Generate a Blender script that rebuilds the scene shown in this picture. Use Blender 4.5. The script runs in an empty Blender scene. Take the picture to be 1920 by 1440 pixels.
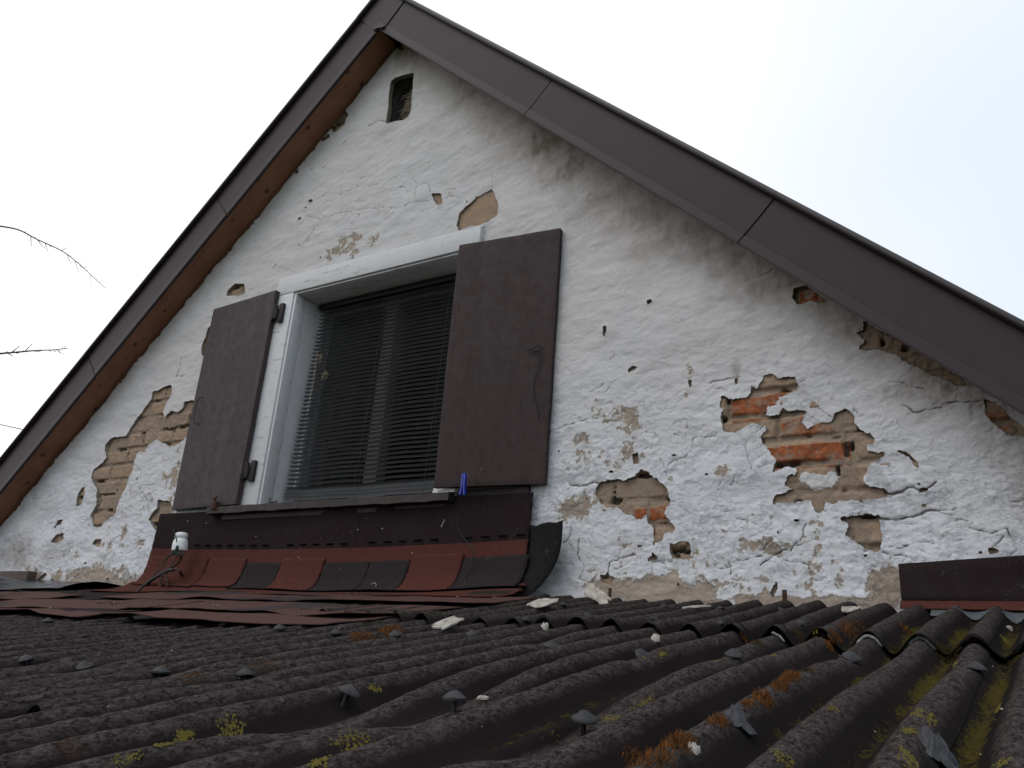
import bpy, bmesh, math, random
import numpy as np
from mathutils import Vector, Matrix
random.seed(7)
rng = np.random.default_rng(11)
S = bpy.context.scene
COL = S.collection
R_ = math.radians

# ------------------------------------------------------------------ camera
YAW, PIT, ROL = R_(-33.575), R_(19.323), R_(4.397)
FPX = 1555.0
CAM = np.array([0.0, -2.7, 3.2])
_f = np.array([math.sin(YAW)*math.cos(PIT), math.cos(YAW)*math.cos(PIT), math.sin(PIT)])
_r0 = np.array([math.cos(YAW), -math.sin(YAW), 0.0]); _u0 = np.cross(_r0, _f)
_r = _r0*math.cos(ROL) + _u0*math.sin(ROL)
_u = -_r0*math.sin(ROL) + _u0*math.cos(ROL)
cam = bpy.data.cameras.new('camera'); cam.sensor_width = 36.0; cam.lens = 36.0*FPX/1920.0
cam.clip_start = 0.02; cam.clip_end = 2000
co = bpy.data.objects.new('camera', cam); COL.objects.link(co)
co.matrix_world = Matrix(((_r[0], _u[0], -_f[0], CAM[0]), (_r[1], _u[1], -_f[1], CAM[1]), (_r[2], _u[2], -_f[2], CAM[2]), (0, 0, 0, 1)))
S.camera = co

# ------------------------------------------------------------------ sky, sun, exposure
SUN_EL, SUN_AZ = R_(55), R_(200)
w = bpy.data.worlds.new("World"); S.world = w; w.use_nodes = True
nt = w.node_tree; nt.nodes.clear()
def wn(t): return nt.nodes.new(t)
sky = wn('ShaderNodeTexSky'); sky.sky_type = 'NISHITA'; sky.sun_disc = False
sky.sun_elevation = SUN_EL; sky.sun_rotation = SUN_AZ; sky.air_density = 1.0; sky.dust_density = 3.0
tc = wn('ShaderNodeTexCoord'); nz = wn('ShaderNodeTexNoise'); nz.inputs['Scale'].default_value = 1.3; nz.inputs['Detail'].default_value = 3
nt.links.new(tc.outputs['Generated'], nz.inputs['Vector'])
sp = wn('ShaderNodeSeparateXYZ'); nt.links.new(tc.outputs['Generated'], sp.inputs[0])
# broad cloud brightness: brighter towards the west (left of the picture), thinner to the east
mx = wn('ShaderNodeMath'); mx.operation = 'MULTIPLY_ADD'; nt.links.new(sp.outputs[0], mx.inputs[0]); mx.inputs[1].default_value = 0.9
nt.links.new(nz.outputs[0], mx.inputs[2])
cr = wn('ShaderNodeValToRGB'); nt.links.new(mx.outputs[0], cr.inputs[0])
cr.color_ramp.elements[0].position = 0.02; cr.color_ramp.elements[0].color = (1.0, 0.972, 0.995, 1)
cr.color_ramp.elements[1].position = 0.74; cr.color_ramp.elements[1].color = (0.69, 0.765, 0.85, 1)
ms = wn('ShaderNodeVectorMath'); ms.operation = 'SCALE'; ms.inputs['Scale'].default_value = 12.5
nt.links.new(cr.outputs[0], ms.inputs[0])
mixs = wn('ShaderNodeMix'); mixs.data_type = 'RGBA'; mixs.inputs[0].default_value = 0.9
nt.links.new(sky.outputs[0], mixs.inputs[6]); nt.links.new(ms.outputs[0], mixs.inputs[7])
bg = wn('ShaderNodeBackground'); bg.inputs[1].default_value = 0.1; nt.links.new(mixs.outputs[2], bg.inputs[0])
wo = wn('ShaderNodeOutputWorld'); nt.links.new(bg.outputs[0], wo.inputs[0])
sl = bpy.data.lights.new('sun', 'SUN'); sl.energy = 0.5; sl.angle = R_(30); sl.color = (1, 0.97, 0.93)
so = bpy.data.objects.new('sun', sl); COL.objects.link(so)
# blender sky rotation: azimuth measured from +Y clockwise
sd = Vector((math.sin(SUN_AZ)*math.cos(SUN_EL), math.cos(SUN_AZ)*math.cos(SUN_EL), math.sin(SUN_EL)))
so.rotation_euler = (-sd).to_track_quat('-Z', 'Y').to_euler()
S.view_settings.view_transform = 'Standard'; S.view_settings.look = 'None'
S.view_settings.exposure = 0.0; S.view_settings.gamma = 1.0; S.view_settings.use_curve_mapping = False

# ------------------------------------------------------------------ survey helpers (points measured off the photograph on the real planes)
def ray(x, y):
    x = np.asarray(x, float); y = np.asarray(y, float)
    return (x[..., None]-960)*_r - (y[..., None]-720)*_u + FPX*_f
def W(x, y, Y=0.0):          # photograph pixel -> point on the vertical plane y = Y
    d = ray(x, y); t = (Y-CAM[1])/d[..., 1]
    return CAM + d*t[..., None]
TB = math.tan(R_(10.0)); ZW = 3.464
def RF(x, y, off=0.0):       # photograph pixel -> point on the lean-to roof plane (crest height)
    d = ray(x, y); t = (ZW+off+CAM[1]*TB-CAM[2])/(d[..., 2]-d[..., 1]*TB)
    return CAM + d*t[..., None]
def wxz(x, y, Y=0.0):
    p = W(x, y, Y); return float(p[0]), float(p[2])

# ------------------------------------------------------------------ noise in numpy
_lat = {}
def vnoise(x, y, sx, sy, seed):
    if seed not in _lat: _lat[seed] = np.random.default_rng(seed).random((256, 256))
    L = _lat[seed]
    u = x/sx; v = y/sy
    iu = np.floor(u).astype(int); iv = np.floor(v).astype(int)
    fu = u-iu; fv = v-iv
    fu = fu*fu*(3-2*fu); fv = fv*fv*(3-2*fv)
    a = L[iu & 255, iv & 255]; b = L[(iu+1) & 255, iv & 255]; c = L[iu & 255, (iv+1) & 255]; d = L[(iu+1) & 255, (iv+1) & 255]
    return (a*(1-fu)+b*fu)*(1-fv)+(c*(1-fu)+d*fu)*fv
def fbm(x, y, s, seed, octv=4, gain=0.5, asp=1.0):
    t = 0.0; a = 1.0; n = 0.0
    c, sn = math.cos(0.6), math.sin(0.6)
    X, Y = x, y
    for i in range(octv):
        t = t + a*vnoise(X, Y, s*asp, s, seed+i); n += a
        a *= gain; s *= 0.5
        if asp == 1.0: X, Y = X*c-Y*sn, X*sn+Y*c
    return t/n-0.5
def poly_sdf(px, py, poly):   # + inside
    d2 = np.full(px.shape, 1e9); ins = np.zeros(px.shape, bool)
    n = len(poly)
    for i in range(n):
        x0, y0 = poly[i]; x1, y1 = poly[(i+1) % n]
        ex, ey = x1-x0, y1-y0; l2 = ex*ex+ey*ey+1e-12
        t = np.clip(((px-x0)*ex+(py-y0)*ey)/l2, 0, 1)
        d2 = np.minimum(d2, (px-x0-t*ex)**2+(py-y0-t*ey)**2)
        cond = ((y0 > py) != (y1 > py))
        with np.errstate(divide='ignore', invalid='ignore'):
            xi = x0+(py-y0)/(ey if abs(ey) > 1e-12 else 1e-12)*ex
        ins ^= cond & (px < xi)
    d = np.sqrt(d2)
    return np.where(ins, d, -d)

# ------------------------------------------------------------------ materials
class G:
    def __init__(s, name):
        s.m = bpy.data.materials.new(name); s.m.use_nodes = True
        s.t = s.m.node_tree; s.t.nodes.clear()
        s.o = s.t.nodes.new('ShaderNodeOutputMaterial'); s.b = s.t.nodes.new('ShaderNodeBsdfPrincipled')
        s.t.links.new(s.b.outputs[0], s.o.inputs[0]); s._c = None
    def n(s, t): return s.t.nodes.new(t)
    def L(s, a, b): s.t.links.new(a, b)
    def setin(s, i, v):
        if hasattr(v, 'is_output'): s.L(v, i)
        elif isinstance(v, tuple): i.default_value = v if len(v) == len(i.default_value) else (*v, 1)
        else: i.default_value = v
    def co(s, scale=None):
        if s._c is None: s._c = s.n('ShaderNodeTexCoord')
        c = s._c.outputs['Object']
        if scale is None: return c
        m = s.n('ShaderNodeMapping'); s.L(c, m.inputs[0]); m.inputs['Scale'].default_value = scale
        return m.outputs[0]
    def noise(s, sc, det=4, rough=0.55, vec=None, dist=0.0):
        k = s.n('ShaderNodeTexNoise'); k.inputs['Scale'].default_value = sc; k.inputs['Detail'].default_value = det
        k.inputs['Roughness'].default_value = rough; k.inputs['Distortion'].default_value = dist
        s.L(vec if vec is not None else s.co(), k.inputs['Vector']); return k.outputs[0]
    def vor(s, sc, vec=None, feat='F1'):
        k = s.n('ShaderNodeTexVoronoi'); k.feature = feat; k.inputs['Scale'].default_value = sc
        s.L(vec if vec is not None else s.co(), k.inputs['Vector']); return k.outputs[0]
    def ramp(s, f, stops):
        k = s.n('ShaderNodeValToRGB'); e = k.color_ramp.elements
        while len(e) < len(stops): e.new(0.5)
        for el, (p, c) in zip(e, stops):
            el.position = p; el.color = (c, c, c, 1) if not isinstance(c, tuple) else (*c, 1)
        s.L(f, k.inputs[0]); return k.outputs[0]
    def mix(s, f, a, b, mode='MIX'):
        k = s.n('ShaderNodeMix'); k.data_type = 'RGBA'; k.blend_type = mode
        s.setin(k.inputs[0], f); s.setin(k.inputs[6], a); s.setin(k.inputs[7], b); return k.outputs[2]
    def math(s, op, a, b=0.0, c=0.0):
        k = s.n('ShaderNodeMath'); k.operation = op
        s.setin(k.inputs[0], a); s.setin(k.inputs[1], b); s.setin(k.inputs[2], c); return k.outputs[0]
    def attr(s, name):
        k = s.n('ShaderNodeAttribute'); k.attribute_name = name; return k.outputs['Fac']
    def bump(s, h, strength=0.5, dist=0.005, nrm=None):
        k = s.n('ShaderNodeBump'); k.inputs['Strength'].default_value = strength; k.inputs['Distance'].default_value = dist
        s.L(h, k.inputs['Height'])
        if nrm is not None: s.L(nrm, k.inputs['Normal'])
        return k.outputs[0]
    def out(s, col, rough=0.8, nrm=None, spec=0.3, metal=0.0):
        s.setin(s.b.inputs['Base Color'], col); s.setin(s.b.inputs['Roughness'], rough)
        s.b.inputs['Specular IOR Level'].default_value = spec; s.b.inputs['Metallic'].default_value = metal
        if nrm is not None: s.L(nrm, s.b.inputs['Normal'])
        return s.m

def m_plaster():
    g = G('limewashed_plaster')
    n1 = g.noise(1.6, 4); n2 = g.noise(14, 5, 0.6); n3 = g.noise(90, 4, 0.6); n4 = g.noise(5, 6, 0.65)
    c = g.mix(g.ramp(n1, [(0.35, 0.0), (0.65, 1.0)]), (0.59, 0.565, 0.555), (0.575, 0.57, 0.57))
    c = g.mix(g.ramp(n2, [(0.42, 0.0), (0.75, 0.28)]), c, (0.50, 0.485, 0.475))
    c = g.mix(g.ramp(n4, [(0.54, 0.0), (0.74, 0.18)]), c, (0.46, 0.42, 0.38))
    c = g.mix(g.ramp(n3, [(0.25, 0.35), (0.5, 0.0)]), c, (0.42, 0.41, 0.40))
    c = g.mix(g.attr('low'), c, g.mix(n2, (0.63, 0.65, 0.685), (0.70, 0.72, 0.75)))  # bluish, lighter cast of the light low on the wall, put into the limewash
    # cement grey patch
    c = g.mix(g.attr('cement'), c, (0.34, 0.34, 0.34))
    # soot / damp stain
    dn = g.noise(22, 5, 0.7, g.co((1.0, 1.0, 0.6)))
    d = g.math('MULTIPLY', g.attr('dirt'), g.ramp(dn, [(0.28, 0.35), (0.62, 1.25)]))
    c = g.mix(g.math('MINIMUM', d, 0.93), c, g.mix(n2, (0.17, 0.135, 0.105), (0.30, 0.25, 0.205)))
    # limewash flaked off down to the tan render coat
    fn = g.math('ADD', g.attr('flake'), g.math('MULTIPLY', g.math('SUBTRACT', g.noise(55, 8, 0.75), 0.5), 0.55))
    fm = g.ramp(fn, [(0.5, 0.0), (0.515, 1.0)])
    tan = g.mix(g.noise(30, 5, 0.6), (0.26, 0.200, 0.150), (0.40, 0.33, 0.26))
    rim = g.ramp(fn, [(0.455, 0.0), (0.495, 0.7), (0.52, 0.0)])
    c = g.mix(rim, c, (0.62, 0.58, 0.50))
    c = g.mix(g.math('MULTIPLY', fm, 0.92), c, tan)
    # broken edge of the render shows tan
    c = g.mix(g.ramp(g.attr('edge'), [(0.35, 0.0), (0.85, 0.9)]), c, g.mix(n3, (0.15, 0.12, 0.09), (0.36, 0.31, 0.25)))
    ck = g.attr('crack')
    c = g.mix(g.ramp(ck, [(0.25, 0.0), (0.8, 0.9)]), c, (0.06, 0.05, 0.042))
    h = g.math('SUBTRACT', g.math('MULTIPLY', g.noise(38, 8, 0.68, g.co((0.7, 1, 1.3))), 0.9), g.math('MULTIPLY', fm, 0.5))
    h = g.math('ADD', h, g.math('MULTIPLY', n3, 0.25))
    # coats of limewash lifting in thin scales: small sharp steps, more of them low on the wall
    sc1 = g.ramp(g.noise(13, 10, 0.74, g.co((0.8, 1, 1.3))), [(0.495, 0.0), (0.512, 1.0)]); sc2 = g.ramp(g.noise(29, 9, 0.74, g.co((0.8, 1, 1.4)), 0.4), [(0.53, 0.0), (0.545, 1.0)])
    pm = g.ramp(g.noise(3.6, 5, 0.65), [(0.46, 0.15), (0.60, 1.0)])
    am = g.math('ADD', g.math('MULTIPLY', g.math('MULTIPLY', g.attr('low'), pm), 0.62), 0.06)
    h = g.math('ADD', h, g.math('MULTIPLY', g.math('ADD', sc1, g.math('MULTIPLY', sc2, 0.6)), am))
    c = g.mix(g.math('MULTIPLY', sc2, g.math('MULTIPLY', am, 0.14)), c, (0.40, 0.37, 0.33))
    return g.out(c, 0.92, g.bump(h, 0.8, 0.0045), 0.12)

def m_brick():
    g = G('old_brickwork')
    bm_ = g.attr('brick'); red = g.attr('red'); tone = g.attr('tone'); white = g.attr('lime')
    n1 = g.noise(12, 5, 0.6); n2 = g.noise(60, 5, 0.65); n3 = g.noise(220, 3)
    tan = g.mix(n2, (0.26, 0.180, 0.122), (0.44, 0.325, 0.225))
    tan = g.mix(g.ramp(tone, [(0.0, 0.0), (1.0, 0.5)]), tan, (0.30, 0.21, 0.15))
    rd = g.mix(g.ramp(n2, [(0.3, 0.0), (0.7, 1.0)]), (0.19, 0.056, 0.026), (0.38, 0.125, 0.048))
    rf = g.ramp(g.math('ADD', red, g.math('MULTIPLY', g.math('SUBTRACT', n1, 0.5), 1.1)), [(0.45, 0.0), (0.62, 1.0)])
    bc = g.mix(rf, tan, rd)
    mort = g.mix(n2, (0.19, 0.140, 0.102), (0.37, 0.285, 0.212))
    bf = g.ramp(g.math('ADD', bm_, g.math('MULTIPLY', g.math('SUBTRACT', n2, 0.5), 0.35)), [(0.42, 0.0), (0.55, 1.0)])
    c = g.mix(bf, mort, bc)
    c = g.mix(g.ramp(g.noise(25, 6, 0.7), [(0.50, 0.0), (0.60, 0.75)]), c, g.mix(n3, (0.20, 0.150, 0.112), (0.34, 0.275, 0.21)))
    lw = g.ramp(g.math('ADD', white, g.math('MULTIPLY', g.math('SUBTRACT', g.noise(40, 5, 0.7), 0.5), 0.7)), [(0.52, 0.0), (0.56, 1.0)])
    c = g.mix(lw, c, (0.62, 0.61, 0.60))
    c = g.mix(g.ramp(n3, [(0.3, 0.5), (0.42, 0.0)]), c, (0.12, 0.09, 0.07))
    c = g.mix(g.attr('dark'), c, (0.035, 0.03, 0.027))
    return g.out(c, 0.92, g.bump(g.math('ADD', n2, g.math('MULTIPLY', n3, 0.4)), 0.8, 0.004), 0.15)

def m_simple(name, col, rough=0.7, var=0.25, sc=30, bs=0.3, bd=0.002, spec=0.3, metal=0.0, vec=None, col2=None):
    g = G(name)
    v = g.co(vec) if vec else None
    n = g.noise(sc, 5, 0.6, v); n2 = g.noise(sc*6, 3, 0.5, v)
    c2 = col2 if col2 else tuple(x*(1-var) for x in col)
    c1 = col if col2 else tuple(min(1, x*(1+var)) for x in col)
    c = g.mix(g.ramp(n, [(0.3, 0.0), (0.7, 1.0)]), c2, c1)
    c = g.mix(g.ramp(n2, [(0.3, 0.3), (0.55, 0.0)]), c, tuple(x*(1-var*1.3) for x in c2))
    h = g.math('ADD', n, g.math('MULTIPLY', n2, 0.4))
    return g.out(c, rough, g.bump(h, bs, bd), spec, metal)

def m_paint_brown(name, base, warm, scale=(1, 1, 0.12)):
    g = G(name)
    gr = g.noise(60, 6, 0.65, g.co(scale)); n = g.noise(5, 4, 0.6); f = g.noise(28, 4, 0.6)
    c = g.mix(g.ramp(n, [(0.3, 0.0), (0.7, 1.0)]), base, warm)
    c = g.mix(g.ramp(gr, [(0.42, 0.0), (0.75, 0.4)]), c, tuple(x*1.6 for x in base))
    c = g.mix(g.ramp(gr, [(0.2, 0.5), (0.36, 0.0)]), c, tuple(x*0.4 for x in base))
    st = g.noise(9, 6, 0.7, g.co((2.2, 1, 0.22))); c = g.mix(g.ramp(st, [(0.40, 0.0), (0.66, 0.6)]), c, tuple(x*1.55+0.004 for x in base))
    c = g.mix(g.ramp(g.noise(3.0, 5, 0.7, g.co((1, 1, 0.45))), [(0.5, 0.0), (0.7, 0.45)]), c, tuple(x*1.5+0.012 for x in base))
    sc = g.noise(50, 2, 0.5, g.co((1.0, 1.0, 0.35)), 1.5)
    c = g.mix(g.ramp(sc, [(0.72, 0.0), (0.735, 0.25)]), c, (0.22, 0.19, 0.17))
    h = g.math('ADD', g.math('MULTIPLY', gr, 0.7), g.math('MULTIPLY', f, 0.6))
    return g.out(c, g.ramp(f, [(0.3, 0.48), (0.7, 0.68)]), g.bump(h, 0.45, 0.003), 0.28)

def m_white_paint():
    g = G('white_window_paint')
    n = g.noise(9, 5, 0.6); gr = g.noise(45, 6, 0.65, g.co((0.15, 1, 1)))
    c = g.mix(n, (0.55, 0.555, 0.56), (0.64, 0.645, 0.65))
    c = g.mix(g.ramp(gr, [(0.59, 0.0), (0.64, 0.6)]), c, (0.33, 0.31, 0.28))
    gv = g.noise(45, 6, 0.65, g.co((1, 1, 0.12))); c = g.mix(g.ramp(gv, [(0.64, 0.0), (0.69, 0.4)]), c, (0.33, 0.31, 0.28))
    c = g.mix(g.ramp(g.noise(20, 5, 0.7), [(0.64, 0.0), (0.68, 0.4)]), c, (0.40, 0.36, 0.30))
    return g.out(c, 0.6, g.bump(gr, 0.6, 0.003), 0.3)

def m_roof():
    g = G('corrugated_bitumen')
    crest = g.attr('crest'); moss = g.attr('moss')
    fib = g.noise(85, 7, 0.74, g.co((1.35, 0.7, 1.0)), 0.9)
    fine = g.noise(260, 4, 0.6); big = g.noise(3.0, 4, 0.6); mid = g.noise(22, 6, 0.7)
    c = g.mix(g.ramp(big, [(0.3, 0.0), (0.7, 1.0)]), (0.0125, 0.0100, 0.0100), (0.0200, 0.0158, 0.0152))
    # bleached fibres worn bare on the crests; sky light on crest tops painted in too
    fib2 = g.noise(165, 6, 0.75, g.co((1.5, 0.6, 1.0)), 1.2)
    wear_lit = g.math('ADD', g.math('MULTIPLY', g.ramp(crest, [(0.45, 0.0), (1.0, 1.0)]), 0.75), g.math('MULTIPLY', mid, 0.70))
    wf = g.math('MULTIPLY', g.ramp(wear_lit, [(0.50, 0.0), (1.0, 1.0)]), g.ramp(g.math('ADD', g.math('MULTIPLY', fib, 0.5), g.math('MULTIPLY', fib2, 0.5)), [(0.44, 0.0), (0.58, 1.0)]))
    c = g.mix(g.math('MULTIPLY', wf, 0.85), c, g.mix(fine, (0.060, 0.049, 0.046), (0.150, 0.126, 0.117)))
    c = g.mix(g.ramp(fib2, [(0.28, 0.45), (0.41, 0.0)]), c, (0.0075, 0.0062, 0.0062))
    mm = g.ramp(g.math('ADD', moss, g.math('MULTIPLY', g.math('SUBTRACT', g.noise(62, 8, 0.8, g.co((1, 0.6, 1)), 1.2), 0.5), 1.9)), [(0.50, 0.0), (0.60, 1.0)])
    mc = g.mix(g.ramp(fine, [(0.35, 0.0), (0.65, 1.0)]), (0.042, 0.030, 0.008), (0.105, 0.088, 0.014))
    c = g.mix(g.math('MULTIPLY', mm, 0.8), c, mc)
    rust = g.ramp(g.noise(7, 5, 0.7), [(0.66, 0.0), (0.74, 0.25)])
    c = g.mix(rust, c, (0.075, 0.034, 0.016))
    h = g.math('ADD', g.math('MULTIPLY', fib, 0.8), g.math('MULTIPLY', fib2, 0.7))
    return g.out(c, 1.0, g.bump(h, 0.75, 0.004), 0.04)

def m_shingle(name, a, b, rough=0.9):
    g = G(name)
    v = g.vor(420); n = g.noise(300, 3, 0.6); big = g.noise(6, 5, 0.65); mid = g.noise(45, 4, 0.6)
    c = g.mix(g.ramp(n, [(0.35, 0.0), (0.65, 1.0)]), a, b)
    c = g.mix(g.ramp(big, [(0.35, 0.0), (0.7, 0.45)]), c, tuple((x+y)*0.32+0.012 for x, y in zip(a, b)))
    c = g.mix(g.ramp(mid, [(0.62, 0.0), (0.72, 0.3)]), c, (0.10, 0.095, 0.09))
    return g.out(c, rough, g.bump(g.math('ADD', v, n), 0.6, 0.0015), 0.08)

M = {}
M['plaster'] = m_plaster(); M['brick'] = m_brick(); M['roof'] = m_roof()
M['shutter_l'] = m_paint_brown('weathered_shutter_paint', (0.034, 0.0245, 0.0250), (0.044, 0.030, 0.0295))
M['shutter_r'] = m_paint_brown('dark_shutter_paint', (0.0195, 0.0100, 0.0105), (0.024, 0.0095, 0.0090))
M['sill'] = m_paint_brown('peeling_sill_paint', (0.020, 0.0145, 0.0135), (0.036, 0.028, 0.025), (0.12, 1, 1))
M['white'] = m_white_paint()
M['white_dim'] = m_simple('shaded_window_paint', (0.13, 0.13, 0.128), 0.6, 0.15, 10)  # white frame paint darkened: the dimness behind the blind is put into its colour
M['fascia'] = m_simple('brown_sheet_metal', (0.032, 0.0225, 0.0245), 0.45, 0.06, 3, 0.05, 0.001, 0.25)
M['fascia_cap'] = m_simple('dark_brown_metal', (0.024, 0.017, 0.0185), 0.42, 0.08, 3, 0.05, 0.001, 0.5)
M['blind'] = m_simple('grey_blind_slat', (0.25, 0.253, 0.265), 0.45, 0.12, 8, 0.05, 0.001, 0.5)
M['rail'] = m_simple('dark_blind_rail', (0.018, 0.016, 0.018), 0.5, 0.1, 8, 0.05, 0.001)
M['cord'] = m_simple('blind_cord', (0.045, 0.045, 0.05), 0.8, 0.2, 60)
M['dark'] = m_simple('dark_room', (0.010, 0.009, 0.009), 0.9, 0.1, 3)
M['rusty'] = m_simple('rusty_iron', (0.055, 0.028, 0.018), 0.85, 0.5, 90, 0.6, 0.002)
M['iron'] = m_simple('painted_iron', (0.028, 0.021, 0.021), 0.6, 0.4, 60, 0.5, 0.002)
M['nail'] = m_simple('grey_plastic_cap', (0.032, 0.032, 0.034), 0.6, 0.3, 60, 0.3, 0.001)
M['stem'] = m_simple('nail_steel', (0.02, 0.017, 0.016), 0.6, 0.3, 60)
M['porcelain'] = m_simple('white_porcelain', (0.72, 0.73, 0.72), 0.22, 0.04, 12, 0.03, 0.001, 0.5)
M['cable'] = m_simple('black_cable', (0.02, 0.024, 0.026), 0.5, 0.2, 40)
M['green'] = m_simple('green_wire', (0.012, 0.04, 0.032), 0.5, 0.3, 40)
M['blue'] = m_simple('blue_plastic', (0.012, 0.035, 0.32), 0.35, 0.1, 20, 0.05, 0.001, 0.5)
M['chip'] = m_simple('plaster_chip', (0.52, 0.50, 0.46), 0.9, 0.25, 40, 0.8, 0.006, col2=(0.27, 0.23, 0.18))
M['foil'] = m_simple('black_foil', (0.014, 0.017, 0.022), 0.22, 0.3, 30, 0.4, 0.004, 0.6)
M['membrane'] = m_simple('grey_membrane', (0.085, 0.10, 0.105), 0.6, 0.2, 20, 0.4, 0.003)
M['underlay'] = m_shingle('black_underlay', (0.008, 0.0072, 0.0078), (0.022, 0.0195, 0.020), 0.8)
M['sh_red'] = m_shingle('red_shingle_granules', (0.052, 0.0170, 0.0135), (0.115, 0.039, 0.030))
M['sh_dark'] = m_shingle('dark_shingle_granules', (0.014, 0.0108, 0.0115), (0.038, 0.0295, 0.0295))
M['sh_brown'] = m_shingle('brown_shingle_granules', (0.010, 0.0064, 0.0068), (0.030, 0.0185, 0.0192))
M['sh_red_lit'] = m_shingle('sky_lit_red_granules', (0.050, 0.026, 0.0225), (0.128, 0.070, 0.060))  # shingle red paled and greyed: grazing sky light painted into the colour
M['sh_dark_lit'] = m_shingle('sky_lit_dark_granules', (0.028, 0.020, 0.020), (0.070, 0.055, 0.054))  # dark shingle colour lightened likewise, sky light painted in
M['tar'] = m_simple('tar_adhesive_spots', (0.004, 0.0035, 0.0035), 1.0, 0.3, 40, 0.1, 0.001, 0.0)
M['moss'] = m_simple('orange_moss', (0.19, 0.068, 0.013), 0.95, 0.5, 70, 0.5, 0.003, col2=(0.09, 0.04, 0.012))
M['moss_dull'] = m_simple('olive_moss', (0.085, 0.055, 0.012), 0.95, 0.5, 70, 0.5, 0.003, col2=(0.03, 0.022, 0.008))
M['lichen'] = m_simple('yellow_lichen', (0.125, 0.098, 0.011), 0.95, 0.5, 90, 0.5, 0.003, col2=(0.09, 0.075, 0.014))
M['straw'] = m_simple('straw', (0.36, 0.30, 0.21), 0.9, 0.4, 60)
M['wire'] = m_simple('steel_wire', (0.10, 0.10, 0.10), 0.5, 0.3, 60)
M['bark'] = m_simple('twig_bark', (0.085, 0.075, 0.072), 0.9, 0.3, 80)
M['foam'] = m_simple('weathered_foam_strip', (0.22, 0.23, 0.22), 0.8, 0.45, 60, 0.6, 0.003)
M['tar_lump'] = m_simple('torn_rubber', (0.045, 0.047, 0.052), 0.55, 0.4, 40, 0.6, 0.004)
M['grass'] = m_simple('grass_ground', (0.05, 0.07, 0.025), 0.95, 0.4, 2)
M['render_wall'] = m_simple('rendered_wall', (0.55, 0.54, 0.52), 0.9, 0.15, 4)
M['old_brown'] = m_paint_brown('weathered_brown_wood', (0.045, 0.032, 0.027), (0.085, 0.065, 0.055), (0.12, 1, 1))
def m_soffit():
    g = G('stained_soffit_wood')
    gr = g.noise(40, 6, 0.65, g.co((0.10, 1.0, 0.10))); n = g.noise(5, 4)
    v = g.vor(4.2, g.co((1.0, 0.0, 0.0))) ; kn = g.vor(9, g.co((0.8, 1, 0.8)))
    c = g.mix(g.ramp(n, [(0.3, 0.0), (0.7, 1.0)]), (0.20, 0.088, 0.046), (0.29, 0.135, 0.072))
    c = g.mix(g.ramp(gr, [(0.35, 0.4), (0.55, 0.0)]), c, (0.12, 0.050, 0.028))
    c = g.mix(g.ramp(kn, [(0.10, 0.8), (0.14, 0.0)]), c, (0.035, 0.015, 0.010))
    return g.out(c, 0.6, g.bump(gr, 0.2, 0.002), 0.35)
M['soffit'] = m_soffit()
def m_glass():
    g = G('window_glass'); g.b.inputs['Transmission Weight'].default_value = 0.9
    return g.out((0.6, 0.65, 0.65), 0.04, None, 0.5)
M['glass'] = m_glass()

# ------------------------------------------------------------------ object helpers
def thing(name, label, cat, loc=(0, 0, 0), group=None):
    o = bpy.data.objects.new(name, None); COL.objects.link(o); o.location = loc
    o.empty_display_size = 0.1
    o['label'] = label; o['category'] = cat
    if group: o['group'] = group
    return o
def root_loc(p):
    l = Vector((0, 0, 0))
    while p is not None: l = l + p.location; p = p.parent
    return l
def put(name, verts, faces, mat, parent=None, smooth=True, label=None, attrs=None, mats=None, midx=None):
    me = bpy.data.meshes.new(name)
    v = np.asarray(verts, dtype=np.float32)
    off = root_loc(parent)
    v = v-np.array(off, dtype=np.float32)
    if isinstance(faces, np.ndarray):
        me.vertices.add(len(v)); me.vertices.foreach_set('co', v.ravel())
        nf, k = faces.shape
        me.loops.add(nf*k); me.loops.foreach_set('vertex_index', faces.ravel().astype(np.int32))
        me.polygons.add(nf); me.polygons.foreach_set('loop_start', np.arange(0, nf*k, k, dtype=np.int32))
        me.update(calc_edges=True)
    else:
        me.from_pydata([tuple(map(float, p)) for p in v], [], faces); me.update()
    me.validate(clean_customdata=False)
    if mats:
        for m in mats: me.materials.append(m)
        if midx is not None: me.polygons.foreach_set('material_index', np.asarray(midx, dtype=np.int32))
    else: me.materials.append(mat)
    if attrs:
        for k, a in attrs.items():
            at = me.attributes.new(k, 'FLOAT', 'POINT'); at.data.foreach_set('value', np.asarray(a, dtype=np.float32).ravel())
    if smooth: me.polygons.foreach_set('use_smooth', np.ones(len(me.polygons), dtype=bool))
    o = bpy.data.objects.new(name, me); COL.objects.link(o)
    if parent is not None: o.parent = parent
    if label: o['label'] = label
    return o
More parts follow.
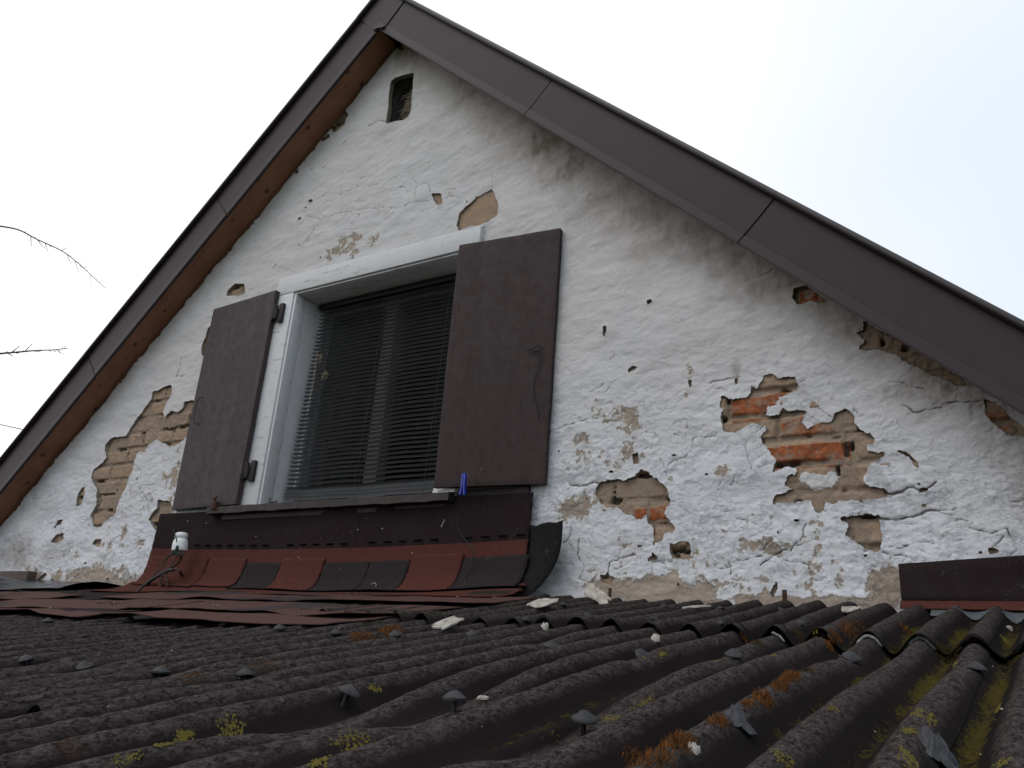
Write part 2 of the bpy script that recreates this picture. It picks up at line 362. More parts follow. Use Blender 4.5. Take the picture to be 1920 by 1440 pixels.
class MB:
    def __init__(s): s.v = []; s.f = []; s.m = []
    def add(s, vs, fs, m=0):
        b = len(s.v); s.v += [tuple(p) for p in vs]; s.f += [tuple(i+b for i in f) for f in fs]; s.m += [m]*len(fs)
    def box(s, x0, x1, y0, y1, z0, z1, m=0, bev=0.0):
        if bev <= 0:
            vs = [(x, y, z) for x in (x0, x1) for y in (y0, y1) for z in (z0, z1)]
            s.add(vs, [(0, 1, 3, 2), (4, 6, 7, 5), (0, 4, 5, 1), (2, 3, 7, 6), (0, 2, 6, 4), (1, 5, 7, 3)], m); return
        bm = bmesh.new(); bmesh.ops.create_cube(bm, size=1)
        for v in bm.verts: v.co = Vector(((x0+x1)/2+v.co.x*(x1-x0), (y0+y1)/2+v.co.y*(y1-y0), (z0+z1)/2+v.co.z*(z1-z0)))
        bmesh.ops.bevel(bm, geom=bm.edges[:], offset=bev, segments=2, affect='EDGES', profile=0.5)
        bm.verts.index_update()
        s.add([v.co[:] for v in bm.verts], [[v.index for v in f.verts] for f in bm.faces], m); bm.free()
    def tube(s, pts, r, seg=8, m=0, r1=None):
        pts = [Vector(p) for p in pts]; n = len(pts); rings = []
        up = Vector((0.3, 0.2, 1)).normalized()
        for i, p in enumerate(pts):
            d = (pts[min(i+1, n-1)]-pts[max(i-1, 0)]).normalized()
            a = d.cross(up); a = a.normalized() if a.length > 1e-5 else Vector((1, 0, 0)); b = d.cross(a).normalized()
            rr = r if r1 is None else r+(r1-r)*i/(n-1)
            rings.append([p+a*rr*math.cos(2*math.pi*k/seg)+b*rr*math.sin(2*math.pi*k/seg) for k in range(seg)])
        vs = [q for ring in rings for q in ring]
        fs = [(i*seg+k, i*seg+(k+1) % seg, (i+1)*seg+(k+1) % seg, (i+1)*seg+k) for i in range(n-1) for k in range(seg)]
        fs += [tuple(range(seg-1, -1, -1)), tuple((n-1)*seg+k for k in range(seg))]
        s.add(vs, fs, m)
    def lathe(s, c, prof, seg=20, m=0, axis=None):
        c = Vector(c); ax = Vector(axis or (0, 0, 1)).normalized()
        a = ax.orthogonal().normalized(); b = ax.cross(a)
        vs = []; fs = []
        for (r, h) in prof:
            for k in range(seg):
                t = 2*math.pi*k/seg; vs.append(c+ax*h+a*r*math.cos(t)+b*r*math.sin(t))
        for i in range(len(prof)-1):
            for k in range(seg): fs.append((i*seg+k, i*seg+(k+1) % seg, (i+1)*seg+(k+1) % seg, (i+1)*seg+k))
        fs += [tuple(range(seg-1, -1, -1)), tuple((len(prof)-1)*seg+k for k in range(seg))]
        s.add(vs, fs, m)
    def build(s, name, mat, parent=None, smooth=False, label=None, mats=None):
        o = put(name, s.v, s.f, mat, parent, smooth, label, mats=mats, midx=s.m if mats else None)
        return o
def smooth_by_angle(o, deg=35):
    me = o.data
    me.polygons.foreach_set('use_smooth', np.ones(len(me.polygons), dtype=bool))
    try: me.set_sharp_from_angle(angle=R_(deg))
    except Exception: pass
    return o
def spline(pts, n=6):
    pts = [Vector(p) for p in pts]; out = []
    P = [pts[0]]+pts+[pts[-1]]
    for i in range(1, len(P)-2):
        for k in range(n):
            t = k/n; a, b, c, d = P[i-1], P[i], P[i+1], P[i+2]
            out.append(0.5*((2*b)+(c-a)*t+(2*a-5*b+4*c-d)*t*t+(3*b-a-3*c+d)*t**3))
    out.append(pts[-1]); return out
def tagtop(o, label, cat, group=None, kind=None):
    if label: o['label'] = label
    if cat: o['category'] = cat
    if group: o['group'] = group
    if kind: o['kind'] = kind
    return o

# ------------------------------------------------------------------ ground
GS = 600
gm = MB(); gm.add([(-GS, -GS, 0), (GS, -GS, 0), (GS, GS, 0), (-GS, GS, 0)], [(0, 1, 2, 3)])
g_ = gm.build('ground', M['grass']); g_['kind'] = 'structure'

# ------------------------------------------------------------------ the house
XR, ZR = -2.735, 6.46          # underside of the verge at the ridge
AL = math.atan(0.911); CA, SA = math.cos(AL), math.sin(AL)
HX = 3.62                      # half width
OV = 0.15                      # verge overhang in front of the wall
DEP = 6.0
house = thing('house', 'old house with flaking whitewashed gable wall, brown metal verge and shuttered attic window', 'house', (XR, 0.0, 0.0))

# openings
OX0, OX1, OZ0, OZ1 = -3.18, -2.09, 3.872, 5.02

# --- damage tracing (photograph pixels on the wall plane)
HOLES = [
 [(1352,743),(1363,742),(1375,747),(1393,748),(1405,738),(1408,723),(1418,728),(1430,715),(1432,703),(1447,700),(1463,707),(1480,705),(1490,708),(1495,722),(1493,732),(1480,740),(1463,742),(1448,745),(1437,763),(1433,777),(1443,782),(1458,777),(1467,762),(1477,770),(1493,767),(1515,768),(1507,780),(1500,792),(1513,805),(1530,793),(1557,788),(1563,775),(1582,764),(1595,770),(1601,782),(1603,797),(1610,806),(1622,809),(1633,811),(1641,822),(1638,831),(1624,834),(1627,844),(1640,849),(1658,847),(1669,844),(1647,861),(1629,865),(1620,886),(1619,902),(1630,911),(1644,912),(1661,919),(1673,926),(1666,930),(1624,936),(1574,938),(1563,947),(1547,938),(1544,954),(1534,959),(1527,954),(1519,938),(1491,942),(1466,941),(1447,948),(1452,930),(1472,922),(1486,916),(1472,908),(1477,895),(1491,891),(1494,877),(1474,876),(1461,880),(1449,886),(1451,872),(1459,863),(1445,852),(1440,838),(1430,830),(1424,818),(1433,808),(1433,799),(1416,793),(1408,791),(1397,800),(1380,811),(1357,807),(1353,787),(1353,767),(1345,763),(1350,753)],
 [(1576,972),(1591,970),(1602,966),(1622,963),(1641,967),(1649,966),(1650,988),(1654,1013),(1652,1033),(1638,1037),(1622,1027),(1602,1017),(1581,1003),(1592,988),(1588,978)],
 [(1127,902),(1145,900),(1161,897),(1169,902),(1190,894),(1195,886),(1202,880),(1216,886),(1220,893),(1235,899),(1238,908),(1252,914),(1257,930),(1256,943),(1248,949),(1246,957),(1252,973),(1260,983),(1268,991),(1258,997),(1244,999),(1240,1013),(1228,1019),(1222,1033),(1232,1043),(1231,1049),(1220,1052),(1210,1050),(1220,1041),(1217,1033),(1224,1009),(1226,989),(1214,979),(1212,967),(1194,972),(1177,965),(1161,953),(1141,952),(1125,945),(1120,930),(1117,918),(1121,908)],
 [(1255,1017),(1262,1019),(1274,1014),(1282,1012),(1292,1017),(1294,1031),(1293,1047),(1274,1048),(1260,1045),(1255,1037)],
 [(1124,1077),(1136,1078),(1139,1071),(1142,1078),(1150,1083),(1148,1092),(1137,1094),(1127,1088)],
 [(920,355),(925,360),(930,374),(935,390),(932,403),(916,419),(893,424),(861,431),(857,422),(861,403),(870,390),(884,380),(891,369),(907,360)],
 [(808,362),(826,362),(829,371),(832,383),(822,387),(815,376)],
 [(578,376),(583,373),(588,376),(584,380),(578,380)], [(571,388),(575,387),(576,390),(572,392)], [(560,410),(565,407),(566,412),(561,413)],
 [(286,736),(304,727),(318,721),(323,725),(321,742),(312,754),(303,774),(309,781),(320,768),(330,773),(344,763),(344,752),(362,750),(380,745),(372,790),(366,795),(362,806),(350,820),(332,834),(317,837),(294,824),(277,837),(271,846),(256,850),(251,867),(246,886),(237,904),(227,928),(220,944),(217,962),(194,980),(185,988),(173,986),(172,965),(181,947),(182,919),(176,904),(171,892),(176,879),(191,869),(199,857),(197,835),(210,821),(237,817),(243,803),(256,785),(271,766),(283,748)],
 [(402,604),(390,617),(379,646),(378,665),(392,672),(402,668)],
 [(427,546),(442,533),(458,533),(460,548),(446,554),(425,555)],
 [(158,912),(159,925),(152,947),(142,950),(144,931),(152,916)],
 [(120,999),(121,1011),(109,1018),(97,1017),(106,1002)],
 [(118,974),(115,983),(103,986),(109,976)],
 [(295,937),(320,940),(326,958),(322,974),(305,985),(300,1000),(288,991),(278,974),(285,962),(295,953)],
 [(191,1009),(185,1026),(173,1020),(178,1012)],
 [(1488,540),(1512,536),(1553,566),(1533,571),(1521,564),(1495,572),(1486,559)],
 [(1619,601),(1642,615),(1698,643),(1758,680),(1819,722),(1795,722),(1744,699),(1707,685),(1684,666),(1647,656),(1609,654),(1623,636),(1607,624),(1616,620)],
 [(1842,745),(1865,754),(1893,778),(1925,806),(1925,820),(1888,815),(1870,801),(1849,778)],
 [(1681,845),(1698,847),(1721,866),(1725,878),(1716,875),(1705,857)],
 [(1712,903),(1725,906),(1726,909),(1714,909)], [(1722,916),(1734,914),(1744,917),(1736,922),(1724,924)], [(1727,944),(1736,945),(1738,950),(1728,951)],
 [(1884,992),(1892,990),(1895,1000),(1890,998)], [(1853,1028),(1867,1029),(1871,1034),(1862,1040),(1855,1040)],
 [(1131,612),(1138,611),(1139,622),(1133,632),(1131,626)], [(1176,692),(1186,686),(1194,688),(1186,694),(1178,699)],
 [(1213,564),(1222,561),(1224,566),(1215,572)], [(1290,713),(1296,710),(1297,722),(1293,728)], [(1376,707),(1384,708),(1383,718),(1378,720)],
 [(620,240),(634,226),(648,207),(652,214),(646,232),(634,244),(626,250)], [(600,262),(616,250),(618,257),(606,266)],
 [(553,322),(560,316),(560,324),(555,327)], [(1442,1110),(1455,1092),(1458,1103),(1448,1120)],
 [(1410,1078),(1420,1075),(1416,1082)], [(1456,996),(1462,993),(1463,1008),(1458,1012)],
 [(1186,852),(1196,850),(1198,868),(1188,872)], [(1560,987),(1564,986),(1564,998),(1560,996)],
 [(78,1095),(92,1090),(97,1100),(84,1106)],
]
ISLES = [[(1497,884),(1510,882),(1540,884),(1580,881),(1570,895),(1558,912),(1540,916),(1525,916),(1510,905),(1497,898)]]
CRACKS = [  # (width m, points)
 (.006, [(1673,926),(1690,922),(1702,914),(1712,913),(1725,921),(1745,912),(1755,903)]),
 (.005, [(1650,972),(1666,973),(1690,972),(1710,968),(1735,957),(1755,956)]),
 (.0022, [(1755,956),(1772,963),(1792,967),(1815,968)]),
 (.0025, [(1815,988),(1830,993),(1845,996),(1860,1000),(1870,996),(1888,991)]), (.0035, [(1888,991),(1893,1004),(1903,1015)]),
 (.003, [(1655,1035),(1675,1042),(1690,1040),(1705,1045),(1716,1052)]),
 (.004, [(1065,907),(1085,911),(1105,906),(1127,904)]),
 (.002, [(1250,895),(1255,870),(1262,865),(1285,858),(1298,842),(1298,826),(1300,820),(1340,818),(1352,808)]),
 (.002, [(1225,1050),(1220,1060),(1222,1090)]), (.0025, [(1140,1073),(1142,1055),(1160,1045),(1190,1040)]),
 (.002, [(1040,806),(1075,792),(1100,785),(1140,782),(1150,765),(1172,770)]), (.002, [(1382,812),(1398,830),(1402,860),(1410,880)]),
 (.0035, [(1425,1060),(1450,1040),(1475,1030)]), (.003, [(1693,759),(1721,773),(1753,764),(1786,754),(1819,752),(1851,747)]),
 (.003, [(340,670),(332,700),(328,706),(345,703)]), (.0035, [(727,228),(715,226),(700,232),(690,237)]),
 (.002, [(808,362),(803,345),(790,343)]), (.0022, [(832,372),(845,365),(862,371)]), (.002, [(848,372),(840,360)]),
 (.002, [(575,405),(600,412),(640,398),(680,392),(720,388),(745,392),(775,380),(812,375)]), (.0016, [(690,350),(718,345),(720,355)]),
 (.002, [(770,330),(775,338),(782,345),(778,360),(779,380)]), (.0015, [(920,355),(922,340),(921,310)]), (.0018, [(627,423),(640,412),(650,400)]),
 (.003, [(509,503),(514,497),(520,496)]), (.0018, [(1220,842),(1240,865),(1250,890)]), (.0014, [(1430,740),(1420,738),(1408,724)]),
 (.0028, [(1330,718),(1345,712),(1365,708),(1385,706)]), (.002, [(1335,728),(1350,727),(1362,732)]),
 (.0014, [(1430,1080),(1445,1090),(1452,1092)]), (.002, [(1366,1055),(1372,1085),(1395,1088),(1410,1078)]),
 (.0018, [(1598,778),(1600,765),(1612,780)]), (.002, [(1495,722),(1508,712)]), (.002, [(1532,764),(1545,772),(1558,780)]),
 (.0026, [(210,1012),(230,1000),(236,985)]), (.0025, [(260,915),(275,935),(278,960)]), (.002, [(330,868),(350,872),(360,865)]), (.002, [(250,870),(262,880),(262,900)]),
 (.0018, [(1045,860),(1062,872),(1068,890)]), (.0022, [(1085,1010),(1082,1040),(1095,1062),(1085,1085),(1105,1092),(1120,1090)]),
 (.0018, [(1600,1040),(1640,1062),(1665,1068)]), (.0015, [(1450,1010),(1430,1030),(1405,1040)]),
]
FLAKES = [(1400,1050,500,90,.34),(1150,820,150,120,.36),(1540,1100,60,50,.5),(180,1040,200,70,.36),(1090,955,60,26,.62),(230,1010,90,70,.40),(330,900,30,80,.42),  # px, py, rx, ry, strength
 (1180,785,60,45,.52),(1090,845,45,45,.42),(1110,945,55,30,.62),(1235,1112,150,38,.85),(1665,1098,50,40,.85),(1460,1030,34,30,.62),
 (1180,1030,40,40,.42),(1570,1075,26,55,.58),(150,1085,190,34,.60),(290,950,60,70,.34),(655,460,85,34,.50),(600,470,80,22,.34),(200,960,120,80,.30),
 (1460,1128,480,16,.68),(1150,870,50,24,.40),(1200,852,14,14,.6),(1355,885,20,18,.5),(1290,720,12,90,.40),(1295,790,60,40,.18),(1420,1000,80,70,.30),
 (1120,560,180,200,.08),(1300,950,250,150,.22),(1115,1060,30,20,.5),(1550,1060,120,60,.30),(1790,1020,90,40,.20),(60,1010,60,60,.15),(340,830,40,30,.35),
 (1080,1040,60,60,.22),(1245,660,60,80,.10),(745,410,160,70,.12),(1640,905,30,18,.3),(1190,750,150,60,.18)]
DIRT = [ # extra soot blobs
 (1015,265,75,32,.95),(1080,312,60,30,.8),(1130,365,50,22,.6),(960,215,60,25,.6),(1200,385,70,26,.5),(850,140,60,30,.55),(1290,440,90,40,.5),
 (700,85,60,30,.7),(1700,610,120,60,.45),(1880,740,60,60,.5),(1420,490,80,40,.45),(40,1035,60,24,.9),(1560,560,80,30,.4),(1380,690,8,14,.6),(1640,540,60,30,.3),
 (1000,1080,60,60,.35),(740,150,30,80,.25),(470,400,40,120,.10),(30,1000,60,120,.10)]

# --- wall grid
xs = [-6.32]; 
while xs[-1] < 0.86: xs.append(xs[-1] + (0.0032 if xs[-1] > -1.75 else 0.0032+(-1.75-xs[-1])*0.00065) if -5.7 < xs[-1] < 0.15 else xs[-1]+0.02)
xs = np.array(xs); zs = np.concatenate([np.arange(2.9, 3.3, 0.05), np.arange(3.3, 5.2, 0.0042), np.arange(5.2, 6.47, 0.0052)])
GX, GZ = np.meshgrid(xs, zs, indexing='ij')
nX, nZ = GX.shape
def rake_d(x, z):   # distance below the verge underside line (+ = below)
    return (ZR-0.911*np.abs(x-XR)-z)*CA
soff = rake_d(GX, GZ)
inside = (soff > np.where(GX > XR+0.02, -0.05, -0.006))

# hole field
hole = np.full(GX.shape, -0.06)
wn1 = fbm(GX, GZ, 0.040, 31, 5, 0.72)
def pxpoly(pl):
    a = np.array(pl, float); p = W(a[:, 0], a[:, 1]); return [(q[0], q[2]) for q in p]
def apply_poly(field, poly, jit=0.022, marg=0.06):
    x0 = min(p[0] for p in poly)-marg; x1 = max(p[0] for p in poly)+marg
    z0 = min(p[1] for p in poly)-marg; z1 = max(p[1] for p in poly)+marg
    i0, i1 = np.searchsorted(xs, [x0, x1]); j0, j1 = np.searchsorted(zs, [z0, z1])
    sl_ = (slice(i0, i1), slice(j0, j1))
    d = poly_sdf(GX[sl_], GZ[sl_], poly)+wn1[sl_]*jit
    field[sl_] = np.maximum(field[sl_], d)
for h_ in HOLES: apply_poly(hole, pxpoly(h_), 0.024 if len(h_) > 12 else 0.014)
# ragged soffit edge of the plaster: it stops a little short of the boards
rag = 0.012+0.02*np.maximum(0, fbm(GX, GZ, 0.12, 77, 4)+0.12)
rag = np.where(GX < XR, rag+0.008*(fbm(GX, GZ, 0.03, 78, 3) > 0.12), rag*0.5)
hole = np.maximum(hole, np.where(GX > XR+0.05, -0.06, rag-soff))
# random little pits
for zone in [(1030,780,300,320,70,.004),(560,360,330,130,34,.004),(1300,950,560,170,60,.004),(90,860,260,230,34,.006),(1060,480,560,300,26,.003),(700,250,300,120,8,.003),(600,400,260,80,14,.004)]:
    for k in range(int(zone[4]*0.6)):
        px = zone[0]+random.random()*zone[2]; py = zone[1]+random.random()*zone[3]
        cx, cz = wxz(px, py); r0 = zone[5]*(0.5+random.random()**2*1.6)
        pl = [(cx+r0*(0.5+random.random())*math.cos(t)*1.5, cz+r0*(0.35+0.5*random.random())*math.sin(t)) for t in np.arange(0, 6.28, 0.9)]
        apply_poly(hole, pl, 0.003, 0.02)
isl = np.full(GX.shape, -0.06)
for h_ in ISLES: apply_poly(isl, pxpoly(h_), 0.03)
# vent
VENT = pxpoly([(733,152),(741,147),(760,141),(776,137),(775,155),(772,185),(769,210),(766,219),(757,224),(741,228),(727,233),(724,226),(728,200),(730,175)])
vent = np.full(GX.shape, -0.06); apply_poly(vent, VENT, 0.006)
hole = np.maximum(hole, vent)
# cracks
crack = np.zeros(GX.shape)
def add_crack(width, pts, jit=0.004):
    P = [pts[0]]
    for a, b in zip(pts[:-1], pts[1:]):
        L_ = math.hypot(b[0]-a[0], b[1]-a[1]); n = max(1, int(L_/0.012))
        for k in range(1, n+1):
            t = k/n; j = jit if k < n else 0
            P.append((a[0]+(b[0]-a[0])*t+random.uniform(-j, j), a[1]+(b[1]-a[1])*t+random.uniform(-j, j)))
    m = 0.02
    for k, (a, b) in enumerate(zip(P[:-1], P[1:])):
        i0, i1 = np.searchsorted(xs, [min(a[0], b[0])-m, max(a[0], b[0])+m]); j0, j1 = np.searchsorted(zs, [min(a[1], b[1])-m, max(a[1], b[1])+m])
        sl_ = (slice(i0, i1), slice(j0, j1)); x = GX[sl_]; z = GZ[sl_]
        ex, ez = b[0]-a[0], b[1]-a[1]; t = np.clip(((x-a[0])*ex+(z-a[1])*ez)/(ex*ex+ez*ez+1e-12), 0, 1)
        d = np.hypot(x-a[0]-t*ex, z-a[1]-t*ez)
        ww = width*(0.6+0.8*random.random())*0.9
        crack[sl_] = np.maximum(crack[sl_], np.clip(min(1.0, ww/0.0032)*(1.25-d/max(ww, 0.0034)), 0, 1))
for wd, pl in CRACKS: add_crack(wd, pxpoly(pl))
for zone in [(560,300,300,170,30),(1050,600,420,480,55),(1300,900,600,190,45),(80,850,260,240,30),(1090,480,700,380,16),(860,300,250,120,5),(620,260,150,110,5)]:
    for k in range(zone[4]):
        x, z = wxz(zone[0]+random.random()*zone[2], zone[1]+random.random()*zone[3])
        a = random.choice([0, 0, 0.2, -0.2, 1.2]); pts = [(x, z)]; st = 0.008+0.022*random.random()
        for q in range(random.randint(2, 5)):
            a += random.uniform(-0.7, 0.7); x += math.cos(a)*st; z += math.sin(a)*st*0.7; pts.append((x, z))
        add_crack(0.0009+0.0014*random.random(), pts, 0.002)

def zone_field(zones, warp=0.0):
    f = np.zeros(GX.shape)
    for (px, py, rx, ry, s_) in zones:
        cx, cz = wxz(px, py); ax = abs(wxz(px+rx, py)[0]-cx)+1e-3; az = abs(wxz(px, py-ry)[1]-cz)+1e-3
        d = np.sqrt(((GX-cx)/ax)**2+((GZ-cz)/az)**2)
        f = np.maximum(f, s_*np.clip(1.35-d*0.85, 0, 1)) if s_ > 0 else f
    return f
fz = zone_field(FLAKES)
flake = 0.5+(fz-0.53)*0.60+fbm(GX, GZ, 0.06, 51, 5, 0.7)*0.62
flake = np.where(fz < 0.03, 0.2, flake)
cem = np.zeros(GX.shape)
cp = np.full(GX.shape, -0.06); apply_poly(cp, pxpoly([(234,1068),(238,1063),(243,1075),(250,1095),(255,1112),(228,1112),(230,1085)]), 0.004); cem = np.clip(cp*200+0.5, 0, 1)
cp = np.full(GX.shape, -0.06); apply_poly(cp, pxpoly([(1630,872),(1650,880),(1668,905),(1676,925),(1650,915),(1625,900),(1622,880)]), 0.012); cem = np.maximum(cem, 0.45*np.clip(cp*200+0.5, 0, 1))
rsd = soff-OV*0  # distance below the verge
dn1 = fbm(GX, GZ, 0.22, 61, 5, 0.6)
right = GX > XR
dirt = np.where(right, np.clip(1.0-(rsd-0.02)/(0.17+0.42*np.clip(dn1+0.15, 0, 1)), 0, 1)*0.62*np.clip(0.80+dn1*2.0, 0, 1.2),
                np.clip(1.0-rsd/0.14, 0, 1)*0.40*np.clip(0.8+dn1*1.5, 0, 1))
dirt = np.maximum(dirt, zone_field(DIRT)*np.clip(0.62+dn1*2.2, 0, 1))
dirt = np.maximum(dirt, np.clip(1+vent/0.012, 0, 1)*np.where(GX < -2.66, 1.0, 0.45)*np.clip(0.8+dn1*3, 0, 1))
dirt = np.clip(dirt+0.05*np.clip(fbm(GX, GZ, 0.4, 67, 4), 0, 1), 0, 0.95)

# relief of the plaster skin (front face about y = 0, minus = towards the viewer)
low = fbm(GX, GZ, 0.30, 5, 3, 0.5, 1.7)*0.020
mid_ = fbm(GX, GZ, 0.075, 9, 3, 0.5, 2.0)*0.0135
trow = fbm(GX+0.4*GZ, GZ-0.35*GX, 0.030, 14, 3, 0.5, 2.2)*0.0035
rough_lo = np.clip((4.55-GZ)/0.5, 0, 1)*np.clip(0.5+GX*0+1, 0, 1)
fineb = fbm(GX, GZ, 0.016, 21, 3, 0.7, 1.6)*(0.0012+0.0034*rough_lo)
shell = fbm(GX, GZ, 0.085, 25, 6, 0.72, 1.5); lay = np.clip((shell-0.02)*120, 0, 1)*0.0016*(0.15+rough_lo)   # flaked coats: small steps
yp = low+mid_+trow+fineb-lay
yp = yp+np.clip((flake-0.5)*40, 0, 1)*0.0016+crack*0.004
# plaster curls out slightly at broken edges
yp = yp-0.004*np.exp(-np.clip(-hole, 0, 1)/0.012)*np.clip(fbm(GX, GZ, 0.06, 41, 2)*4+0.3, 0, 1)
edge = np.clip(1+hole/0.0045, 0, 1)*(fbm(GX, GZ, 0.05, 43, 3) > -0.12)
win = (GX > OX0-0.02) & (GX < OX1+0.02) & (GZ > OZ0-0.05) & (GZ < OZ1+0.02)

# snap the grid to the broken edge so that it reads as a crisp break
gx, gz = np.gradient(hole, xs, zs)
gl = np.hypot(gx, gz)+1e-6
cell = np.gradient(xs)[:, None]*0.75
near = np.abs(hole) < cell
mv = np.where(near, -hole/gl, 0); mv = np.clip(mv, -cell*0.6, cell*0.6)
PX = GX+mv*gx/gl; PZ = GZ+mv*gz/gl
deep = (hole > 0) & ~near
def grid_faces(keep):
    idx = np.arange(nX*nZ).reshape(nX, nZ)
    f = np.stack([idx[:-1, :-1], idx[1:, :-1], idx[1:, 1:], idx[:-1, 1:]], -1)
    k = keep[:-1, :-1] & keep[1:, :-1] & keep[1:, 1:] & keep[:-1, 1:]
    return f[k]
def compact(verts, faces, attrs):
    used = np.unique(faces); mp = np.full(len(verts), -1); mp[used] = np.arange(len(used))
    return verts[used], mp[faces], {k: v[used] for k, v in attrs.items()}
rim_v = near & (hole > -cell*0.9)
keep = inside & ~win & ~deep
low = np.clip((4.45-GZ)/0.75, 0, 1)*np.clip(0.8+fbm(GX, GZ, 0.5, 69, 3)*1.2, 0, 1)
attr_p = {'flake': flake.ravel(), 'dirt': dirt.ravel(), 'crack': np.clip(crack, 0, 1).ravel(), 'edge': np.zeros(GX.size), 'cement': cem.ravel(), 'low': low.ravel()}
vp = np.stack([PX, yp, PZ], -1).reshape(-1, 3)
fp = grid_faces(keep)
# broken edge: a skirt of its own vertices running back to the bricks
ed = np.concatenate([fp[:, [0, 1]], fp[:, [1, 2]], fp[:, [2, 3]], fp[:, [3, 0]]])
key = np.sort(ed, 1); code = key[:, 0].astype(np.int64)*(nX*nZ)+key[:, 1]
_, first, cnt = np.unique(code, return_index=True, return_counts=True)
be = ed[first[cnt == 1]]
ne = len(be); A, B = vp[be[:, 0]], vp[be[:, 1]]
back = np.array([0, 0.028, 0]); n0 = len(vp)
vp = np.concatenate([vp, A+[0, 0.0006, 0], B+[0, 0.0006, 0], B+back, A+back])
q = np.arange(ne); sk = np.stack([n0+ne+q, n0+q, n0+3*ne+q, n0+2*ne+q], 1)
for k in attr_p:
    a0 = attr_p[k]; ex = np.concatenate([a0[be[:, 0]], a0[be[:, 1]], a0[be[:, 1]], a0[be[:, 0]]])
    if k == 'edge': ex = np.ones(4*ne)
    attr_p[k] = np.concatenate([a0, ex])
fp = np.concatenate([fp, sk])
vp, fp, at = compact(vp, fp, attr_p)

# --- brickwork behind
k_ = np.floor((4.553-GZ)/0.0898); zb = 4.553-k_*0.0898   # zb = bottom line of the brick above; row k lies between zb-.0898 and zb
fr = (zb-GZ)                                            # 0 at the top joint .. .0898
wob = fbm(GX, GZ, 0.09, 91, 3)*0.010
fr = fr+wob
ki = k_.astype(int)
offx = np.where(ki % 2 == 1, 0.0, 0.131)
for rk, xj in ((4, -0.880), (5, -0.720), (6, -0.505), (7, -0.530), (8, -0.66), (3, -0.60)):
    offx = np.where((ki == rk) & (GX > -2.0), -0.503-xj, offx)
xx = GX+0.503+offx+np.where(GX > -2, 0, fbm(GX*0+k_, GZ*0, 1.0, 95, 1)*0.05)+wob*1.6
kx = np.floor(xx/0.262); fx = xx-kx*0.262
dz = np.minimum(fr-0.020, 0.0898-fr); dx = np.minimum(fx-0.007, 0.262-0.007-fx)
bd = np.minimum(dz, dx)+fbm(GX, GZ, 0.02, 97, 3)*0.006
brick = np.clip(0.5+bd/0.012, 0, 1)
hsh = np.sin(k_*12.9898+kx*78.233)*43758.5453; tone = hsh-np.floor(hsh)
leftside = np.clip((-2.6-GX)/0.4, 0, 1)
jd = np.where(GX < -2.6, 0.0085, 0.013)
rel = np.clip(bd/0.006, -1, 1)
smear = np.clip((fbm(GX, GZ, 0.10, 98, 4)+0.02+0.10*(GX > -2.2))*9, 0, 1)   # mortar smeared over joints and faces
yb = 0.016-0.5*jd*rel*(1-0.75*smear)+0.006*(tone-0.5)+fbm(GX, GZ, 0.05, 99, 4)*0.010+fbm(GX, GZ, 0.014, 103, 3, 0.7)*0.006
brick = brick*(1-0.8*smear)
# holes in bed joints
pit = np.clip((fbm(GX, GZ, 0.035, 107, 3, 0.5, 2.2)-0.10)*14, 0, 1)*np.clip(-bd/0.004+0.4, 0, 1)
yb = yb+pit*0.022
# mortar smeared over parts of the right-hand bricks
red = np.zeros(GX.shape)
def redzone(pl, v):
    f = np.full(GX.shape, -0.06); apply_poly(f, pxpoly(pl), 0.006); red[f > -0.004] = np.maximum(red[f > -0.004], v)
redzone([(1372,752),(1445,742),(1470,730),(1462,765),(1440,782),(1372,790)], 1.0)
redzone([(1438,842),(1588,826),(1593,868),(1452,878)], 1.0)
redzone([(1465,795),(1500,780),(1600,790),(1602,815),(1465,822)], 0.55)
redzone([(1155,917),(1172,915),(1172,940),(1155,940)], 0.7); redzone([(1190,955),(1250,948),(1252,968),(1190,975)], 1.0)
redzone([(1124,1075),(1150,1075),(1150,1095),(1124,1095)], 0.9); redzone([(1610,990),(1650,990),(1650,1020),(1610,1020)], 0.42)
redzone([(1590,600),(1925,600),(1925,830),(1800,830)], 0.5); redzone([(1480,530),(1560,530),(1560,580),(1480,580)], 0.6)
redzone([(1212,975),(1226,975),(1226,1000),(1212,1000)], 0.9)
redzone([(95,998),(122,998),(122,1020),(95,1020)], 0.5)
brick = np.where(red > 0.95, np.clip(0.5+bd/0.012+0.15, 0, 1), brick)
yb = yb-np.where(red > 0.95, 0.004, 0)
plain = np.full(GX.shape, -0.06); apply_poly(plain, pxpoly([(800, 340), (945, 340), (945, 440), (800, 440)]), 0.0)
yb = np.where(plain > -0.02, 0.014+fbm(GX, GZ, 0.05, 99, 4)*0.006-0.004*(np.abs(GX+2.16)<0.004), yb); brick = np.where(plain > -0.02, 1.0, brick); tone = np.where(plain > -0.02, 0.15, tone)
lime = np.clip(isl*40+0.35, 0, 0.9)
lime = np.maximum(lime, 0.30*np.clip(1-hole/0.02, 0, 1)*(fbm(GX, GZ, 0.07, 119, 3) > 0.02))
pit = np.where(plain > -0.02, 0, pit)
dark = np.where(vent > -0.01, 1.0, 0.0)
dark = np.maximum(dark, 0.8*pit)
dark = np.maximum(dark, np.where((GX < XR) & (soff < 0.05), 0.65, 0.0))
sq = np.full(GX.shape, -0.06); apply_poly(sq, pxpoly([(1258,1030),(1270,1034),(1272,1044),(1262,1044),(1256,1036)]), 0.004)
sq2 = np.full(GX.shape, -0.06); apply_poly(sq2, pxpoly([(1277,1034),(1292,1030),(1292,1036),(1278,1038)]), 0.004); sq = np.maximum(sq, sq2)
